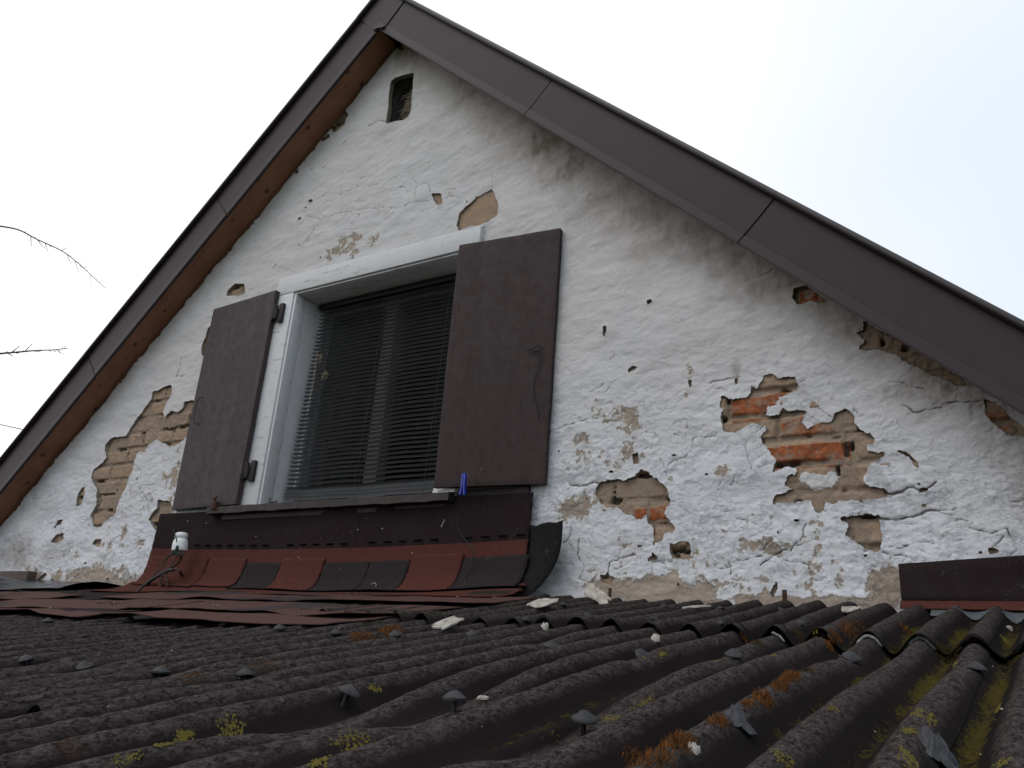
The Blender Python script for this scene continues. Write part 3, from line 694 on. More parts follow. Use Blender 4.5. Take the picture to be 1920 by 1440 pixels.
sq3 = np.full(GX.shape, -0.06); apply_poly(sq3, pxpoly([(1590,828),(1598,827),(1600,838),(1596,844),(1590,840)]), 0.004); sq = np.maximum(sq, sq3)
yb = yb+np.clip(sq*120+0.4, 0, 1)*0.035; dark = np.maximum(dark, np.clip(sq*120+0.2, 0, 0.8))
yb = np.where(vent > 0.0, 0.16, yb)
keepb = inside & ~win & (hole > -0.035) & ~(vent > 0.012)
vb = np.stack([GX, yb, GZ], -1).reshape(-1, 3); fb = grid_faces(keepb)
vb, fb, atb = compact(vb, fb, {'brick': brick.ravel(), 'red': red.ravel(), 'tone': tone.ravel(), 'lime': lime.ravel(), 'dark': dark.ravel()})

wallo = put('gable_wall', vp, fp, M['plaster'], house, True, attrs=at, label='whitewashed plaster skin, flaking and cracked')
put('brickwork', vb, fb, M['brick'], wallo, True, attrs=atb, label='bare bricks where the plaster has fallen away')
# structural core: gable prism walls with the window and vent cut out
core = MB()
def gz_at(x): return ZR-0.911*abs(x-XR)-0.01
vx0, vx1, vz0, vz1 = -2.745, -2.55, 5.90, 6.25
xa = XR-HX+0.02; xb = XR+HX-0.02
def slab(x0, x1, zlo, zhi0, zhi1, y0=0.056, y1=0.30):
    vs = [(x0, y0, zlo), (x1, y0, zlo), (x1, y0, zhi1), (x0, y0, zhi0), (x0, y1, zlo), (x1, y1, zlo), (x1, y1, zhi1), (x0, y1, zhi0)]
    core.add(vs, [(0, 1, 2, 3), (5, 4, 7, 6), (4, 0, 3, 7), (1, 5, 6, 2), (3, 2, 6, 7), (4, 5, 1, 0)])
slab(xa, OX0-0.02, 0, gz_at(xa), gz_at(OX0-0.02)); slab(OX1+0.02, xb, 0, gz_at(OX1+.02), gz_at(xb))
slab(OX0-0.02, OX1+0.02, 0, OZ0-0.02, OZ0-0.02)
slab(OX0-0.02, vx0, OZ1+0.03, gz_at(OX0-.02), gz_at(vx0)); slab(vx1, OX1+0.02, OZ1+0.03, gz_at(vx1), gz_at(OX1+.02)); slab(vx0, vx1, OZ1+0.03, vz0, vz0); slab(vx0, vx1, vz1, gz_at(vx0), gz_at(vx1))
slab(xa, xb, 0, gz_at(xa), gz_at(xb), DEP-0.3, DEP) ; 
core.v[-8:] = [(x, y, z) for (x, y, z) in core.v[-8:]]
core.add([(XR, DEP-0.3, ZR-0.01), (XR, DEP, ZR-0.01), (xa, DEP-0.3, gz_at(xa)), (xb, DEP-0.3, gz_at(xb)), (xa, DEP, gz_at(xa)), (xb, DEP, gz_at(xb))], [(0, 2, 3), (1, 5, 4), (0, 1, 4, 2), (0, 3, 5, 1)])
core.box(xa, xa+0.3, 0.31, DEP-0.31, 0, gz_at(xa)); core.box(xb-0.3, xb, 0.31, DEP-0.31, 0, gz_at(xb))
core.build('masonry', M['render_wall'], house)
lo = MB(); lo.box(xa, xb, 0.0, 0.05, 0, 2.92); lo.build('lower_wall', M['render_wall'], house)

# --- roof slabs, soffit and metal verge
def slope_pt(side, s, h, y):  # s along the slope from the ridge, h perpendicular above the underside
    return (XR+side*(s*CA+h*SA), y, ZR-s*SA+h*CA)
SL = (HX+0.45)/CA
for side, nm in ((1, 'roof_slope'), (-1, 'roof_slope')):
    mb = MB()
    h0, h1 = 0.03, 0.209
    q = []
    for y in (-OV+0.004, DEP+OV):
        q += [slope_pt(side, -h0*SA/CA, h0, y), slope_pt(side, SL, h0, y), slope_pt(side, SL, h1, y), slope_pt(side, -h1*SA/CA, h1, y)]
    mb.add(q, [(0, 1, 2, 3), (7, 6, 5, 4), (0, 4, 5, 1), (1, 5, 6, 2), (2, 6, 7, 3), (3, 7, 4, 0)])
    for y in np.arange(0.3, DEP, 0.5):      # standing seams
        q = []
        for yy in (y, y+0.02): q += [slope_pt(side, -h1*SA/CA, h1+0.001, yy), slope_pt(side, SL, h1+0.001, yy), slope_pt(side, SL, h1+0.03, yy), slope_pt(side, -h1*SA/CA, h1+0.03, yy)]
        mb.add(q, [(0, 1, 2, 3), (7, 6, 5, 4), (0, 4, 5, 1), (1, 5, 6, 2), (2, 6, 7, 3), (3, 7, 4, 0)])
    mb.build(nm, M['fascia_cap'], house)
    mb = MB(); q = []
    for y in (-OV+0.006, 0.05):
        hs = 0.002 if side < 0 else 0.042
        q += [slope_pt(side, 0.0, hs, y), slope_pt(side, SL, hs, y), slope_pt(side, SL, hs+.02, y), slope_pt(side, 0, hs+.02, y)]
    mb.add(q, [(0, 1, 2, 3), (7, 6, 5, 4), (0, 4, 5, 1), (1, 5, 6, 2), (2, 6, 7, 3), (3, 7, 4, 0)])
    mb.build('soffit_board', M['soffit'], house)
HF = 0.2145
def verge(side, s0, s1, d0, name, mit=False, nh=1):
    # open profile swept along the slope; (forward distance, height)
    panel = [(-0.012, -0.003), (0.0045, -0.006), (0.0055, 0.000), (0.0020, 0.034), (0.000, 0.0365), (0.000, HF-0.024)]
    cr0 = 0.0125; cap = [(0.000, HF-0.0245), (0.012, HF-0.0245)]+[(0.014+cr0*math.sin(t), HF-0.012-cr0*math.cos(t)) for t in np.linspace(0.1, math.pi, 9)]+[(-0.10, HF+0.0006)]
    L = s1-s0; ns = max(2, int(L/0.12))
    for prof, nm, mt, dd in ((panel, 'verge_panel', M['fascia'], d0), (cap, 'verge_cap', M['fascia_cap'], d0*0.4)):
        vs = []; s0_, s1_ = (s0, s1) if nm == 'verge_panel' else (s0-0.008, s1+0.004)
        for i in range(ns+1):
            t = i/ns
            for (d, h) in prof:
                a = -h*SA/CA if mit else s0_
                s = a+(s1_-a)*t
                wv = 0.0
                vs.append(slope_pt(side, s, h, -OV-d-dd+wv*(1 if 0.02 < h < 0.17 else 0.3)))
        n = len(prof); fs = [(i*n+k, i*n+k+1, (i+1)*n+k+1, (i+1)*n+k) for i in range(ns) for k in range(n-1)]
        o = put(nm, vs, fs, mt, house, False)
        if nm == 'verge_cap': smooth_by_angle(o, 50)
        if nm == 'verge_panel': m = o.modifiers.new('t', 'SOLIDIFY'); m.thickness = 0.0012; m.offset = 0
sR = [abs(wxz(*q, -OV)[0]-XR)/CA for q in [(985, 210), (1385, 447)]]
sL = [abs(wxz(*q, -OV)[0]-XR)/CA for q in [(430, 383), (184, 684)]]
for side, jt in ((1, [0.045]+sR), (-1, [0.03]+sL)):
    verge(side, 0, jt[0]-0.0035, 0.004, 'ridge', True)
    pts = jt+[SL]
    for i in range(len(pts)-1): verge(side, pts[i]+0.0035, pts[i+1]-0.0035, 0.0015*((len(pts)-i) % 2), 'v')
# small folded tab at the ridge joint
tb = MB(); tx = slope_pt(1, 0.0, 0.02, -OV-0.014)
tb.add([slope_pt(-1, 0.02, 0.035, -OV-0.014), slope_pt(1, 0.045, 0.03, -OV-0.014), slope_pt(1, 0.05, 0.012, -OV-0.020), slope_pt(1, 0.0, -0.012, -OV-0.018), slope_pt(-1, 0.03, 0.012, -OV-0.018)], [(0, 4, 3, 2, 1)])
o = tb.build('ridge_tab', M['fascia'], house); m = o.modifiers.new('t', 'SOLIDIFY'); m.thickness = 0.0015

# --- vent with chicken wire and nesting straw
vc = np.array([np.mean([p[0] for p in VENT]), 0.0, np.mean([p[1] for p in VENT])])
vm = MB()
vm.box(vx0, vx1, 0.30, 0.31, vz0-0.05, vz1+0.05)
vent_o = vm.build('vent_opening', M['dark'], house, label='dark rectangular vent hole under the ridge')
st = MB()
for k in range(420):
    x = random.uniform(-2.665, -2.56); z = random.uniform(5.94, 6.15); y = random.uniform(0.060, 0.11)
    a = random.uniform(-0.7, 0.7); l = random.uniform(0.02, 0.07)
    st.tube([(x-l*math.cos(a), y, z-l*math.sin(a)), (x, y-random.uniform(0, .02), z+random.uniform(-.01, .01)), (x+l*math.cos(a), y, z+l*math.sin(a))], random.uniform(0.0008, 0.0022), 4)
st.build('nest_straw', M['straw'], vent_o)
cw = MB(); hx = 0.022
for i in range(-1, 8):
    for j in range(-1, 20):
        cx = -2.75+i*hx*1.5; cz = 5.91+j*hx*0.87+(hx*0.435 if i % 2 else 0)
        cy = 0.045+0.008*math.sin(i*1.3+j)
        P = [(cx+hx*0.5*math.cos(t), cy, cz+hx*0.5*math.sin(t)) for t in (math.pi, 2*math.pi/3, math.pi/3, 0)]
        cw.tube(P, 0.0007, 4)
cw.build('wire_mesh', M['wire'], vent_o)

# ------------------------------------------------------------------ window
FY = -0.030
trim = MB()
trim.box(-3.325, -3.192, FY, 0.055, OZ0, 5.0165, 0, 0.002)
trim.box(-2.078, -2.007, FY, 0.055, OZ0, 5.0165, 0, 0.002)
trim.box(-3.325, -2.007, FY-0.002, 0.055, 5.0185, 5.122, 0, 0.003)
trim.box(-3.190, -3.1755, FY+0.008, 0.05, OZ0, 5.016, 0, 0.003)          # bead
trim.box(-2.0945, -2.080, FY+0.008, 0.05, OZ0, 5.016, 0, 0.003)
trim.box(-3.185, -2.085, FY+0.010, 0.05, 5.008, 5.0165, 0, 0.002)
lg = MB(); lg.tube([(-3.33+1.33*k/60, -0.012+0.001*math.sin(k), 5.1235+0.0012*math.sin(k*1.9)+random.uniform(-.0008, .0008)) for k in range(61)], 0.0022, 5)
window = trim.build('window', M['white'], house, label='white painted wooden window surround')
smooth_by_angle(window, 30)
lg.build('lintel_gap', M['dark'], window)
rv = MB()
rv.box(-3.186, -3.1765, 0.052, 0.30, OZ0, 5.016, 0, 0.0015); rv.box(-2.0935, -2.084, 0.052, 0.30, OZ0, 5.016, 0, 0.0015)
rv.box(-3.175, -2.095, 0.052, 0.30, 5.009, 5.017, 0, 0.0015); lb = MB(); lb.box(-3.175, -2.095, 0.0, 0.30, OZ0-0.012, OZ0+0.012, 0, 0.0015); lb.build('inner_sill', M['sill'], window)
rv.box(-3.175, -3.163, 0.17, 0.19, OZ0+0.013, 5.008, 0, 0.002)
rv.build('reveal', M['white'], window)
fr_ = MB(); Y0, Y1 = 0.20, 0.26
fr_.box(-3.162, -3.115, Y0, Y1, 3.885, 5.007, 0, 0.003); fr_.box(-2.15, -2.096, Y0, Y1, 3.885, 5.007, 0, 0.003)
fr_.box(-3.113, -2.152, Y0, Y1, 4.955, 5.007, 0, 0.003); fr_.box(-3.113, -2.152, Y0, Y1, 3.885, 3.94, 0, 0.003)
fr_.box(-2.735, -2.655, Y0-0.005, Y1, 3.942, 4.953, 0, 0.003)
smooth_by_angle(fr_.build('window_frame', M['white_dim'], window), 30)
# left casement stands open into the room
cs = MB()
for zz in (4.93, 4.61, 4.28, 3.97): cs.box(-3.150, -3.112, 0.27, 0.71, zz-0.02, zz+0.02, 0, 0.002)
cs.box(-3.150, -3.112, 0.262, 0.305, 3.952, 4.948, 0, 0.002); cs.box(-3.150, -3.112, 0.675, 0.716, 3.952, 4.948, 0, 0.002)
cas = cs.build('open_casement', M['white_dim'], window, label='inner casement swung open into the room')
pg = MB(); pg.box(-3.133, -3.129, 0.307, 0.673, 3.992, 4.908)
pg.build('open_pane', M['glass'], window)
# right casement, also swung into the room
cs = MB()
for zz in (4.93, 3.97): cs.box(-2.150, -2.112, 0.27, 0.71, zz-0.02, zz+0.02, 0, 0.002)
cs.box(-2.150, -2.112, 0.262, 0.305, 3.952, 4.948, 0, 0.002); cs.box(-2.150, -2.112, 0.675, 0.716, 3.952, 4.948, 0, 0.002)
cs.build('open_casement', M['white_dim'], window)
pg = MB(); pg.box(-2.133, -2.129, 0.307, 0.673, 3.992, 4.908); pg.build('open_pane', M['glass'], window)
# the dark room behind
rm = MB()
rm.add([(-4.6, 0.32, 3.1), (-1.0, 0.32, 3.1), (-1.0, 3.4, 3.1), (-4.6, 3.4, 3.1), (-4.2, 0.32, 5.05), (-1.2, 0.32, 5.05), (-1.2, 3.4, 5.05), (-4.2, 3.4, 5.05)],
       [(0, 1, 2, 3), (7, 6, 5, 4), (3, 2, 6, 7), (0, 3, 7, 4), (1, 5, 6, 2)])
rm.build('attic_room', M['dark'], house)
# sill: split old plank in two lengths
sm = MB()
nsl = 40
for i in range(nsl):
    x0 = -3.50+(1.49)*i/nsl; x1 = -3.50+(1.49)*(i+1)/nsl
    jt0 = 0.0015*math.sin(i*2.1)+random.uniform(-.0012, .0012); 
    sm.v += [(x0, -0.070+jt0, 3.878+random.uniform(-.001, .0005)), (x0, -0.072+jt0, 3.8445+random.uniform(-.002, .002)), (x0, 0.17, 3.886), (x0, 0.02, 3.846)]
sm.v += [(-2.01, -0.070, 3.878), (-2.01, -0.072, 3.8445), (-2.01, 0.17, 3.886), (-2.01, 0.02, 3.846)]
for i in range(nsl):
    a = i*4; b = a+4; sm.f += [(a, a+1, b+1, b), (a, b, b+2, a+2), (a+1, a+3, b+3, b+1)]; sm.m += [0]*3
sm.f += [(0, 2, 3, 1), (nsl*4, nsl*4+1, nsl*4+3, nsl*4+2)]; sm.m += [0]*2
sm.build('window_sill', M['sill'], window, label='dark brown weathered sill plank with peeling paint')
ub = MB(); ub.box(-3.42, -2.42, -0.035, 0.0, 3.818, 3.8445, 0, 0.003); ub.box(-2.40, -2.05, -0.028, 0.0, 3.828, 3.8455, 0, 0.003); ub.box(-2.005, -1.665, -0.020, 0.0, 3.845, 3.895, 0, 0.003)
ub.build('under_sill_board', M['sill'], window)
wl = MB(); wl.box(-2.115, -1.985, -0.040, -0.031, 3.8925, 3.905, 0, 0.001); wl.box(-2.10, -1.99, -0.062, -0.030, 3.8795, 3.8915, 0, 0.001)
wl.build('trim_end', M['white'], window)
# staple in the reveal
sg = MB(); sg.tube([(-3.172, 0.03, 3.925), (-3.150, 0.02, 3.905), (-3.125, 0.035, 3.912)], 0.005, 8); sg.build('sill_hook', M['wire'], window, smooth=True)

# ------------------------------------------------------------------ shutters (parts of the house)
def shutter(h0, h1, z0, z1, hinge_first, mat, label, nail=None):
    """board between plan points h0 -> h1 (front faces); slightly warped, plank joints as grooves"""
    a = Vector((h0[0], h0[1], 0)); b = Vector((h1[0], h1[1], 0)); d = (b-a); L = d.length; d.normalize()
    nrm = Vector((d.y, -d.x, 0))
    if nrm.y > 0: nrm = -nrm
    nx, nz = 60, 90; T = 0.026
    vs = []; fs = []
    def jz(t): return 0
    for i in range(nx+1):
        t = i/nx
        for j in range(nz+1):
            s = j/nz
            g = 0
            for gp in (0.24, 0.61): g += 0.0022*math.exp(-((t-gp)/0.006)**2)
            e = min(t, 1-t)*L; ez = min(s, 1-s)*(z1-z0)
            rnd = 0.0015*max(0, 1-e/0.004)**2+0.0015*max(0, 1-ez/0.004)**2
            p = a+d*(t*L)+nrm*(-g-rnd+0.0035*math.sin(s*3.0+t*2))
            vs.append((p.x+0.0005*math.sin(s*23)*(1 if i in (0, nx) else 0), p.y, z0+(z1-z0)*s+0.0004*math.sin(t*19)*(1 if j in (0, nz) else 0)))
    n = (nx+1)*(nz+1)
    for i in range(nx+1):
        for j in range(nz+1):
            v = vs[i*(nz+1)+j]; vs.append((v[0]-nrm.x*T, v[1]-nrm.y*T, v[2]))
    I = lambda i, j: i*(nz+1)+j
    for i in range(nx):
        for j in range(nz):
            fs.append((I(i, j), I(i+1, j), I(i+1, j+1), I(i, j+1))); fs.append((n+I(i, j+1), n+I(i+1, j+1), n+I(i+1, j), n+I(i, j)))
    for i in range(nx): fs.append((I(i+1, 0), I(i, 0), n+I(i, 0), n+I(i+1, 0))); fs.append((I(i, nz), I(i+1, nz), n+I(i+1, nz), n+I(i, nz)))
    for j in range(nz): fs.append((I(0, j), I(0, j+1), n+I(0, j+1), n+I(0, j))); fs.append((I(nx, j+1), I(nx, j), n+I(nx, j), n+I(nx, j+1)))
    o = put('shutter', vs, fs, mat, house, True, label); smooth_by_angle(o, 40); return o, a, d, nrm, L
# left: hinge edge on the right
shl, a, d, nrm, L = shutter((-3.842, -0.028), (-3.300, -0.064), 3.886, 5.037, False, M['shutter_l'], 'left shutter, paint bleached grey-brown')
def fitx(px, py, Y): return float(W(px, py, Y)[0])
for zz, nm in ((4.905, 0), (4.055, 1)):
    hg = MB()
    hg.box(-3.300, -3.287, -0.060, -0.035, zz-0.045, zz+0.045, 0, 0.002)
    hg.tube([(-3.272, -0.055, zz-0.038), (-3.272, -0.055, zz+0.038)], 0.0095, 12)
    hg.box(-3.262, -3.232, -0.050, -0.032, zz-0.055, zz+0.050, 0, 0.002)
    hg.box(-3.288, -3.262, -0.058, -0.046, zz-0.016, zz+0.020, 0, 0.002)
    smooth_by_angle(hg.build('hinge', M['iron'], shl), 35)
hd = MB(); hp = W(np.array([374, 367, 364, 371]), np.array([746, 765, 792, 793]), -0.05)
hd.tube(spline([hp[0]+[.012, .02, 0], hp[0], hp[1], hp[2], hp[3]+[.02, .02, 0]], 4), 0.0026, 8); hd.build('handle', M['iron'], shl, smooth=True)
kt = MB(); c_ = W(404, 948, -0.07)
kt.box(c_[0]-.018, c_[0]+.014, -0.085, -0.050, c_[2]-.022, c_[2]+.020, 0, 0.005); kt.tube([c_+[0, 0, .015], c_+[-.005, -.012, .035], c_+[.012, -.010, .040]], 0.006, 8)
kt.tube([c_+[.01, .0, -.018], c_+[.05, .012, -.028], c_+[.09, .02, -.030]], 0.009, 8)
smooth_by_angle(kt.build('shutter_catch', M['rusty'], shl), 40)
# right: hinge edge on its left
xl = float(W(839, 687, -0.085)[0]); xr = float(W(1041, 668, -0.012)[0])
shr, a, d, nrm, L = shutter((xl, -0.092), (xr, -0.036), 3.895, 5.005, True, M['shutter_r'], 'right shutter, dark chocolate brown, wire hanging near its edge')
for zz in (4.90, 4.05):
    hg = MB(); hg.tube([(xl-0.006, -0.062, zz-0.04), (xl-0.006, -0.062, zz+0.04)], 0.009, 12); hg.box(xl-0.012, xl+0.03, -0.064, -0.034, zz-0.02, zz+0.02, 0, 0.002)
    smooth_by_angle(hg.build('hinge', M['iron'], shr), 35)
def on_r(px, py, off=0.004):   # point on the right shutter's front face
    dd = ray(px, py); n3 = np.array([nrm.x, nrm.y, 0]); a3 = np.array([a.x, a.y, 0])
    t = ((a3-CAM)@n3)/(dd@n3); return CAM+dd*t+n3*off
wr = MB()
P = [on_r(*q, o_) for q, o_ in [((1005, 652), .006), ((1010, 660), .012), ((1016, 675), .010), ((1010, 690), .008), ((1002, 715), .008), ((1001, 740), .007), ((1006, 760), .008), ((1011, 785), .010)]]
wr.tube(spline(P, 5), 0.0020, 6)
P = [on_r(*q, o_) for q, o_ in [((988, 655), .006), ((1000, 657), .018), ((1008, 650), .014), ((1014, 648), .006), ((1018, 656), .016), ((1006, 662), .02), ((996, 650), .008)]]
wr.tube(spline(P, 5), 0.0024, 6)
wr.build('hanging_wire', M['iron'], shr, smooth=True)
nb = MB(); q = on_r(866, 520, .0005); nb.lathe(q, [(0.0055, 0), (0.0055, 0.001), (0.001, 0.0012)], 12, 0, (nrm.x, nrm.y, 0)); nb.build('bolt_hole', M['dark'], shr)
# wooden batten visible by the hinge edge (flaking white bits)
# ------------------------------------------------------------------ venetian blind
vbd = thing('venetian_blind', 'grey venetian blind with thin horizontal slats hanging in the attic window opening', 'blind', (-2.65, 0.14, 3.9))
hr = MB(); hr.box(-3.158, -2.105, 0.128, 0.160, 4.975, 5.006, 0, 0.003); smooth_by_angle(hr.build('headrail', M['rail'], vbd), 30)
sv = MB(); NS = 48; BX0, BX1 = -3.150, -2.110; ztop, zbot = 4.962, 3.925
def blind_y(t): return 0.142-0.045*t
for i in range(NS):
    t = i/(NS-1)
    tt = t if t < 0.94 else 0.94+(t-0.94)*0.75
    z = ztop+(zbot-ztop)*tt; y = blind_y(tt)
    ang = R_(3+13*t + (26 if t > 0.95 else 0)) + random.uniform(-.012, .012)
    segs = 24; W2 = 0.0125; vs = []
    for k in range(segs+1):
        u = k/segs; x = BX0+(BX1-BX0)*u+0.045*0*(1-u)
        sag = -0.0035*math.sin(u*math.pi*3)**2-0.006*t*math.sin(u*math.pi)*(1 if t > 0.9 else 0.2)+random.uniform(-.0004, .0004)
        x += -0.02*t*(1-u)*0
        for q in (-1, -0.35, 0.35, 1):
            cup = 0.0022*(1-q*q)
            vs.append((x, y+q*W2*math.cos(ang), z+sag-q*W2*math.sin(ang)+cup))
    fs = [(k*4+q, (k+1)*4+q, (k+1)*4+q+1, k*4+q+1) for k in range(segs) for q in range(3)]
    sv.add(vs, fs)
o = sv.build('slats', M['blind'], vbd, smooth=True)
br_ = MB(); P = [(x, 0.092, 3.905+0.004*math.sin((x+3.1)*4)-0.004*(x+2.65)) for x in np.linspace(-3.145, -2.12, 16)]
for p, q in zip(P[:-1], P[1:]): br_.add([(p[0], p[1]-.012, p[2]-.007), (p[0], p[1]+.012, p[2]-.007), (p[0], p[1]+.012, p[2]+.007), (p[0], p[1]-.012, p[2]+.007), (q[0], q[1]-.012, q[2]-.007), (q[0], q[1]+.012, q[2]-.007), (q[0], q[1]+.012, q[2]+.007), (q[0], q[1]-.012, q[2]+.007)], [(0, 3, 7, 4), (1, 5, 6, 2), (3, 2, 6, 7), (0, 4, 5, 1)])
br_.build('bottom_rail', M['rail'], vbd)
for xc in (-3.03, -2.68, -2.27):
    cd = MB()
    for dy in (-0.0135, 0.0135):
        cd.tube([(xc+0.002*math.sin(k*1.7), blind_y(k/20)+dy, 4.98-(4.98-3.905)*k/20) for k in range(21)], 0.0011, 5)
    cd.build('ladder_cord', M['cord'], vbd)
# dry plant wisps caught in the blind
pw = MB()
for (px, py, n_) in ((598, 668, 14), (612, 700, 16)):
    c0 = W(px, py, 0.10)
    for k in range(n_):
        a_ = random.uniform(0, 6.28); l = random.uniform(.012, .04)
        pw.tube([c0+[random.uniform(-.01, .01), 0, random.uniform(-.01, .01)], c0+[l*.5*math.cos(a_), random.uniform(-.02, .02), l*.5*math.sin(a_)-.006], c0+[l*math.cos(a_), random.uniform(-.02, .02), l*math.sin(a_)-.012]], 0.0011, 4)
c0 = W(594, 668, 0.09); c1 = W(576, 775, 0.09)
pw.tube(spline([c0, (c0+c1)/2+[.006, 0, 0], c1], 5), 0.0012, 5)
tagtop(pw.build('dried_wisp', M['straw'], None, smooth=True), 'dry straw-coloured wisp snagged at the left edge of the blind', 'dry plant')

# ------------------------------------------------------------------ lean-to roof of corrugated bitumen sheets
lean = thing('lean_to', 'low lean-to with mossy dark brown corrugated roof in the foreground', 'lean-to', (-2.5, -1.6, 0))
PITCH = 0.0945; XC = -0.140
NAILS = []
def np_(px, py, h=0.02):
    p = RF(px, py, h); return [float(p[0]), float(p[1])]
row_far = [(90,1160),(160,1157),(243,1158),(330,1166),(423,1165),(525,1173),(630,1183),(743,1185),(885,1185)]
for q in row_far: NAILS.append((*np_(*q, .016), 'f'))
for q in [(985,1158),(1100,1150),(1225,1158),(1350,1165),(1500,1165)]: NAILS.append((*np_(*q, .012), 'm'))
for q in [(1055,1130),(1245,1133),(1350,1138),(1463,1140)]: NAILS.append((*np_(*q, .010), 'm'))
for q in [(1033,1207),(1200,1222),(1375,1223),(1595,1228),(1830,1250)]: NAILS.append((*np_(*q, .014), 'n'))
for q in [(50,1233),(160,1245),(300,1258),(460,1262)]: NAILS.append((*np_(*q, .018), 'n'))
for q in [(640,1300),(850,1316),(1093,1356)]: NAILS.append((*np_(*q, .032), 's'))
NAILS2 = []
for x, y, k in NAILS:   # every nail goes through the nearest crest
    c = XC+round((x-XC)/PITCH)*PITCH
    NAILS2.append((c, y, k))
NAILS2 = []
def dent(x, y):
    d = np.zeros(np.shape(x))
    for (nx_, ny_, k) in NAILS2:
        if k in 'snl':
            amp, sx, sy = (0.030, 0.040, 0.16) if k == 's' else (0.024, 0.042, 0.42) if k == 'l' else (0.010, 0.03, 0.07)
            d = d+amp*np.exp(-((x-nx_)/sx)**2-((y-ny_)/sy)**2)
    return d
def roof_z(x, y, row=0):
    ph = 2*np.pi*(x-XC+0.004*np.sin(y*3.1)+0.0025*np.sin(x*3+y*7))/PITCH
    wv = 0.5+0.5*np.cos(ph)
    wv = wv**0.80
    amp = 0.039*(1+0.10*np.sin(x*5.3+1.0)*np.sin(y*2.1))
    z = ZW+y*TB-0.038+amp*wv
    z = z+0.006*np.sin(x*2.3+y*1.9)+0.003*np.sin(x*7+y*5)
    z = z+fbm(x, y, 0.06, 201+row, 3)*0.004
    return z-dent(x, y)*np.clip(wv*1.6, 0, 1), wv
def hit(px, py):
    d = ray(px, py); ts = np.linspace(0.0003, 0.0045, 9000); P = CAM+d*ts[:, None]
    P = P[(P[:, 1] < -0.03) & (P[:, 1] > -3.2)]
    z = roof_z(P[:, 0], P[:, 1])[0]+np.where(P[:, 1] > -0.85, 0.021, 0.007)
    b = np.nonzero(P[:, 2] < z)[0]
    if len(b) == 0: return P[-1]
    return P[b[0]]
# where the cap nails stand; the crest under the near ones is pressed flat
NPXN = []
NPX = [(q, 'f', 7) for q in row_far]+[(q, 'm', 5) for q in [(985,1158),(1100,1150),(1225,1158),(1350,1165),(1500,1165),(1055,1130),(1245,1133),(1350,1138),(1463,1140)]]
NPX += [(q, 'n', 9) for q in [(1033,1207),(1200,1222),(1375,1223),(1595,1228),(1830,1250),(50,1233),(160,1245),(300,1258),(460,1262)]]+[(q, 's', 27) for q in [(640,1298),(850,1314),(1093,1353)]]
NAILS2 = []
for (q, k, dy_) in NPX:
    if k in 'sn':
        p = hit(q[0], q[1]+dy_); c = XC+round((float(p[0])-XC)/PITCH)*PITCH; NP_ = (c, float(p[1]), k); NPXN.append(NP_)
l_ = hit(1230, 1290); NPXN.append((NPXN[-1][0], float(l_[1])-0.05, 'l'))
NAILS2 = NPXN
def roof_sheet(x0, x1, y0, y1, lift, row, fine, edge_lift=0.0):
    dx = PITCH/(26 if fine else 14); nx = int(round((x1-x0)/dx)); dy = 0.007 if fine else 0.016; ny = int((y0-y1)/dy)
    X = np.linspace(x0, x1, nx+1); Y = np.linspace(y0, y1, ny+1)
    GXx, GYy = np.meshgrid(X, Y, indexing='ij')
    # ragged lower edge
    wob_ = 0.006*np.sin(X*9)+0.004*np.sin(X*31)
    GYy = GYy+(GYy-y0)/(y1-y0)*wob_[:, None]
    Z, wv = roof_z(GXx, GYy, row)
    el = np.clip((GYy-y1)/0.12, 0, 1); lf = edge_lift*(1-el)**2*(0.6+0.5*np.sin(GXx*13+2))
    Z = Z+lift+lf+fbm(GXx, GYy, 0.012, 231, 3, 0.6)*0.0022*(0.5+wv)
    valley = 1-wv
    zone = np.clip((GXx+0.95)/0.7, 0, 1)
    moss = 0.62*np.clip((valley-0.35)*1.8, 0, 1)*zone*(0.55+1.0*(fbm(GXx, GYy, 0.22, 241, 4)+0.30))
    moss = moss+0.22*np.clip((valley-0.5)*2, 0, 1)*np.clip(fbm(GXx, GYy, 0.3, 251, 3)*4, 0, 1)
    vs = np.stack([GXx, GYy, Z], -1)
    # returned underside at the lower edge (sheet thickness)
    e1 = vs[:, -1, :].copy(); e1[:, 2] -= 0.0035; e2 = e1.copy(); e2[:, 1] += 0.05; e2[:, 2] += 0.05*TB
    vs = np.concatenate([vs, e1[:, None], e2[:, None]], 1)
    pad = lambda A, v: np.concatenate([A, np.full((A.shape[0], 2), v)], 1)
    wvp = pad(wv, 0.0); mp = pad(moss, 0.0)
    n2 = vs.shape[1]; idx = np.arange((nx+1)*n2).reshape(nx+1, n2)
    f = np.stack([idx[:-1, :-1], idx[:-1, 1:], idx[1:, 1:], idx[1:, :-1]], -1).reshape(-1, 4)
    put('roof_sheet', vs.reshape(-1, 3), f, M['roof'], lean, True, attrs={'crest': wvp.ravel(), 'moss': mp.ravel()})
bounds = [XC-PITCH*(9.72+10*(k-2)) for k in range(0, 9)]   # right to left
for ri, (y0, y1, lift, el) in enumerate([(-0.012, -0.850, 0.020, 0.006), (-0.70, -2.03, 0.006, 0.012), (-1.88, -3.30, -0.006, 0.0)]):
    for k in range(len(bounds)-1):
        xr_, xl_ = bounds[k], bounds[k+1]-PITCH*0.5
        if xr_ < -6.2: continue
        if ri == 1 and xr_ > -1.0: y1u = -3.30
        else: y1u = y1
        if ri == 2 and xr_ > -1.0: continue
        fine = xr_ > -2.4
        roof_sheet(xl_, xr_, y0, y1u, lift+0.0035*(k % 2), ri, fine, el if y1u > -2 else 0.003)
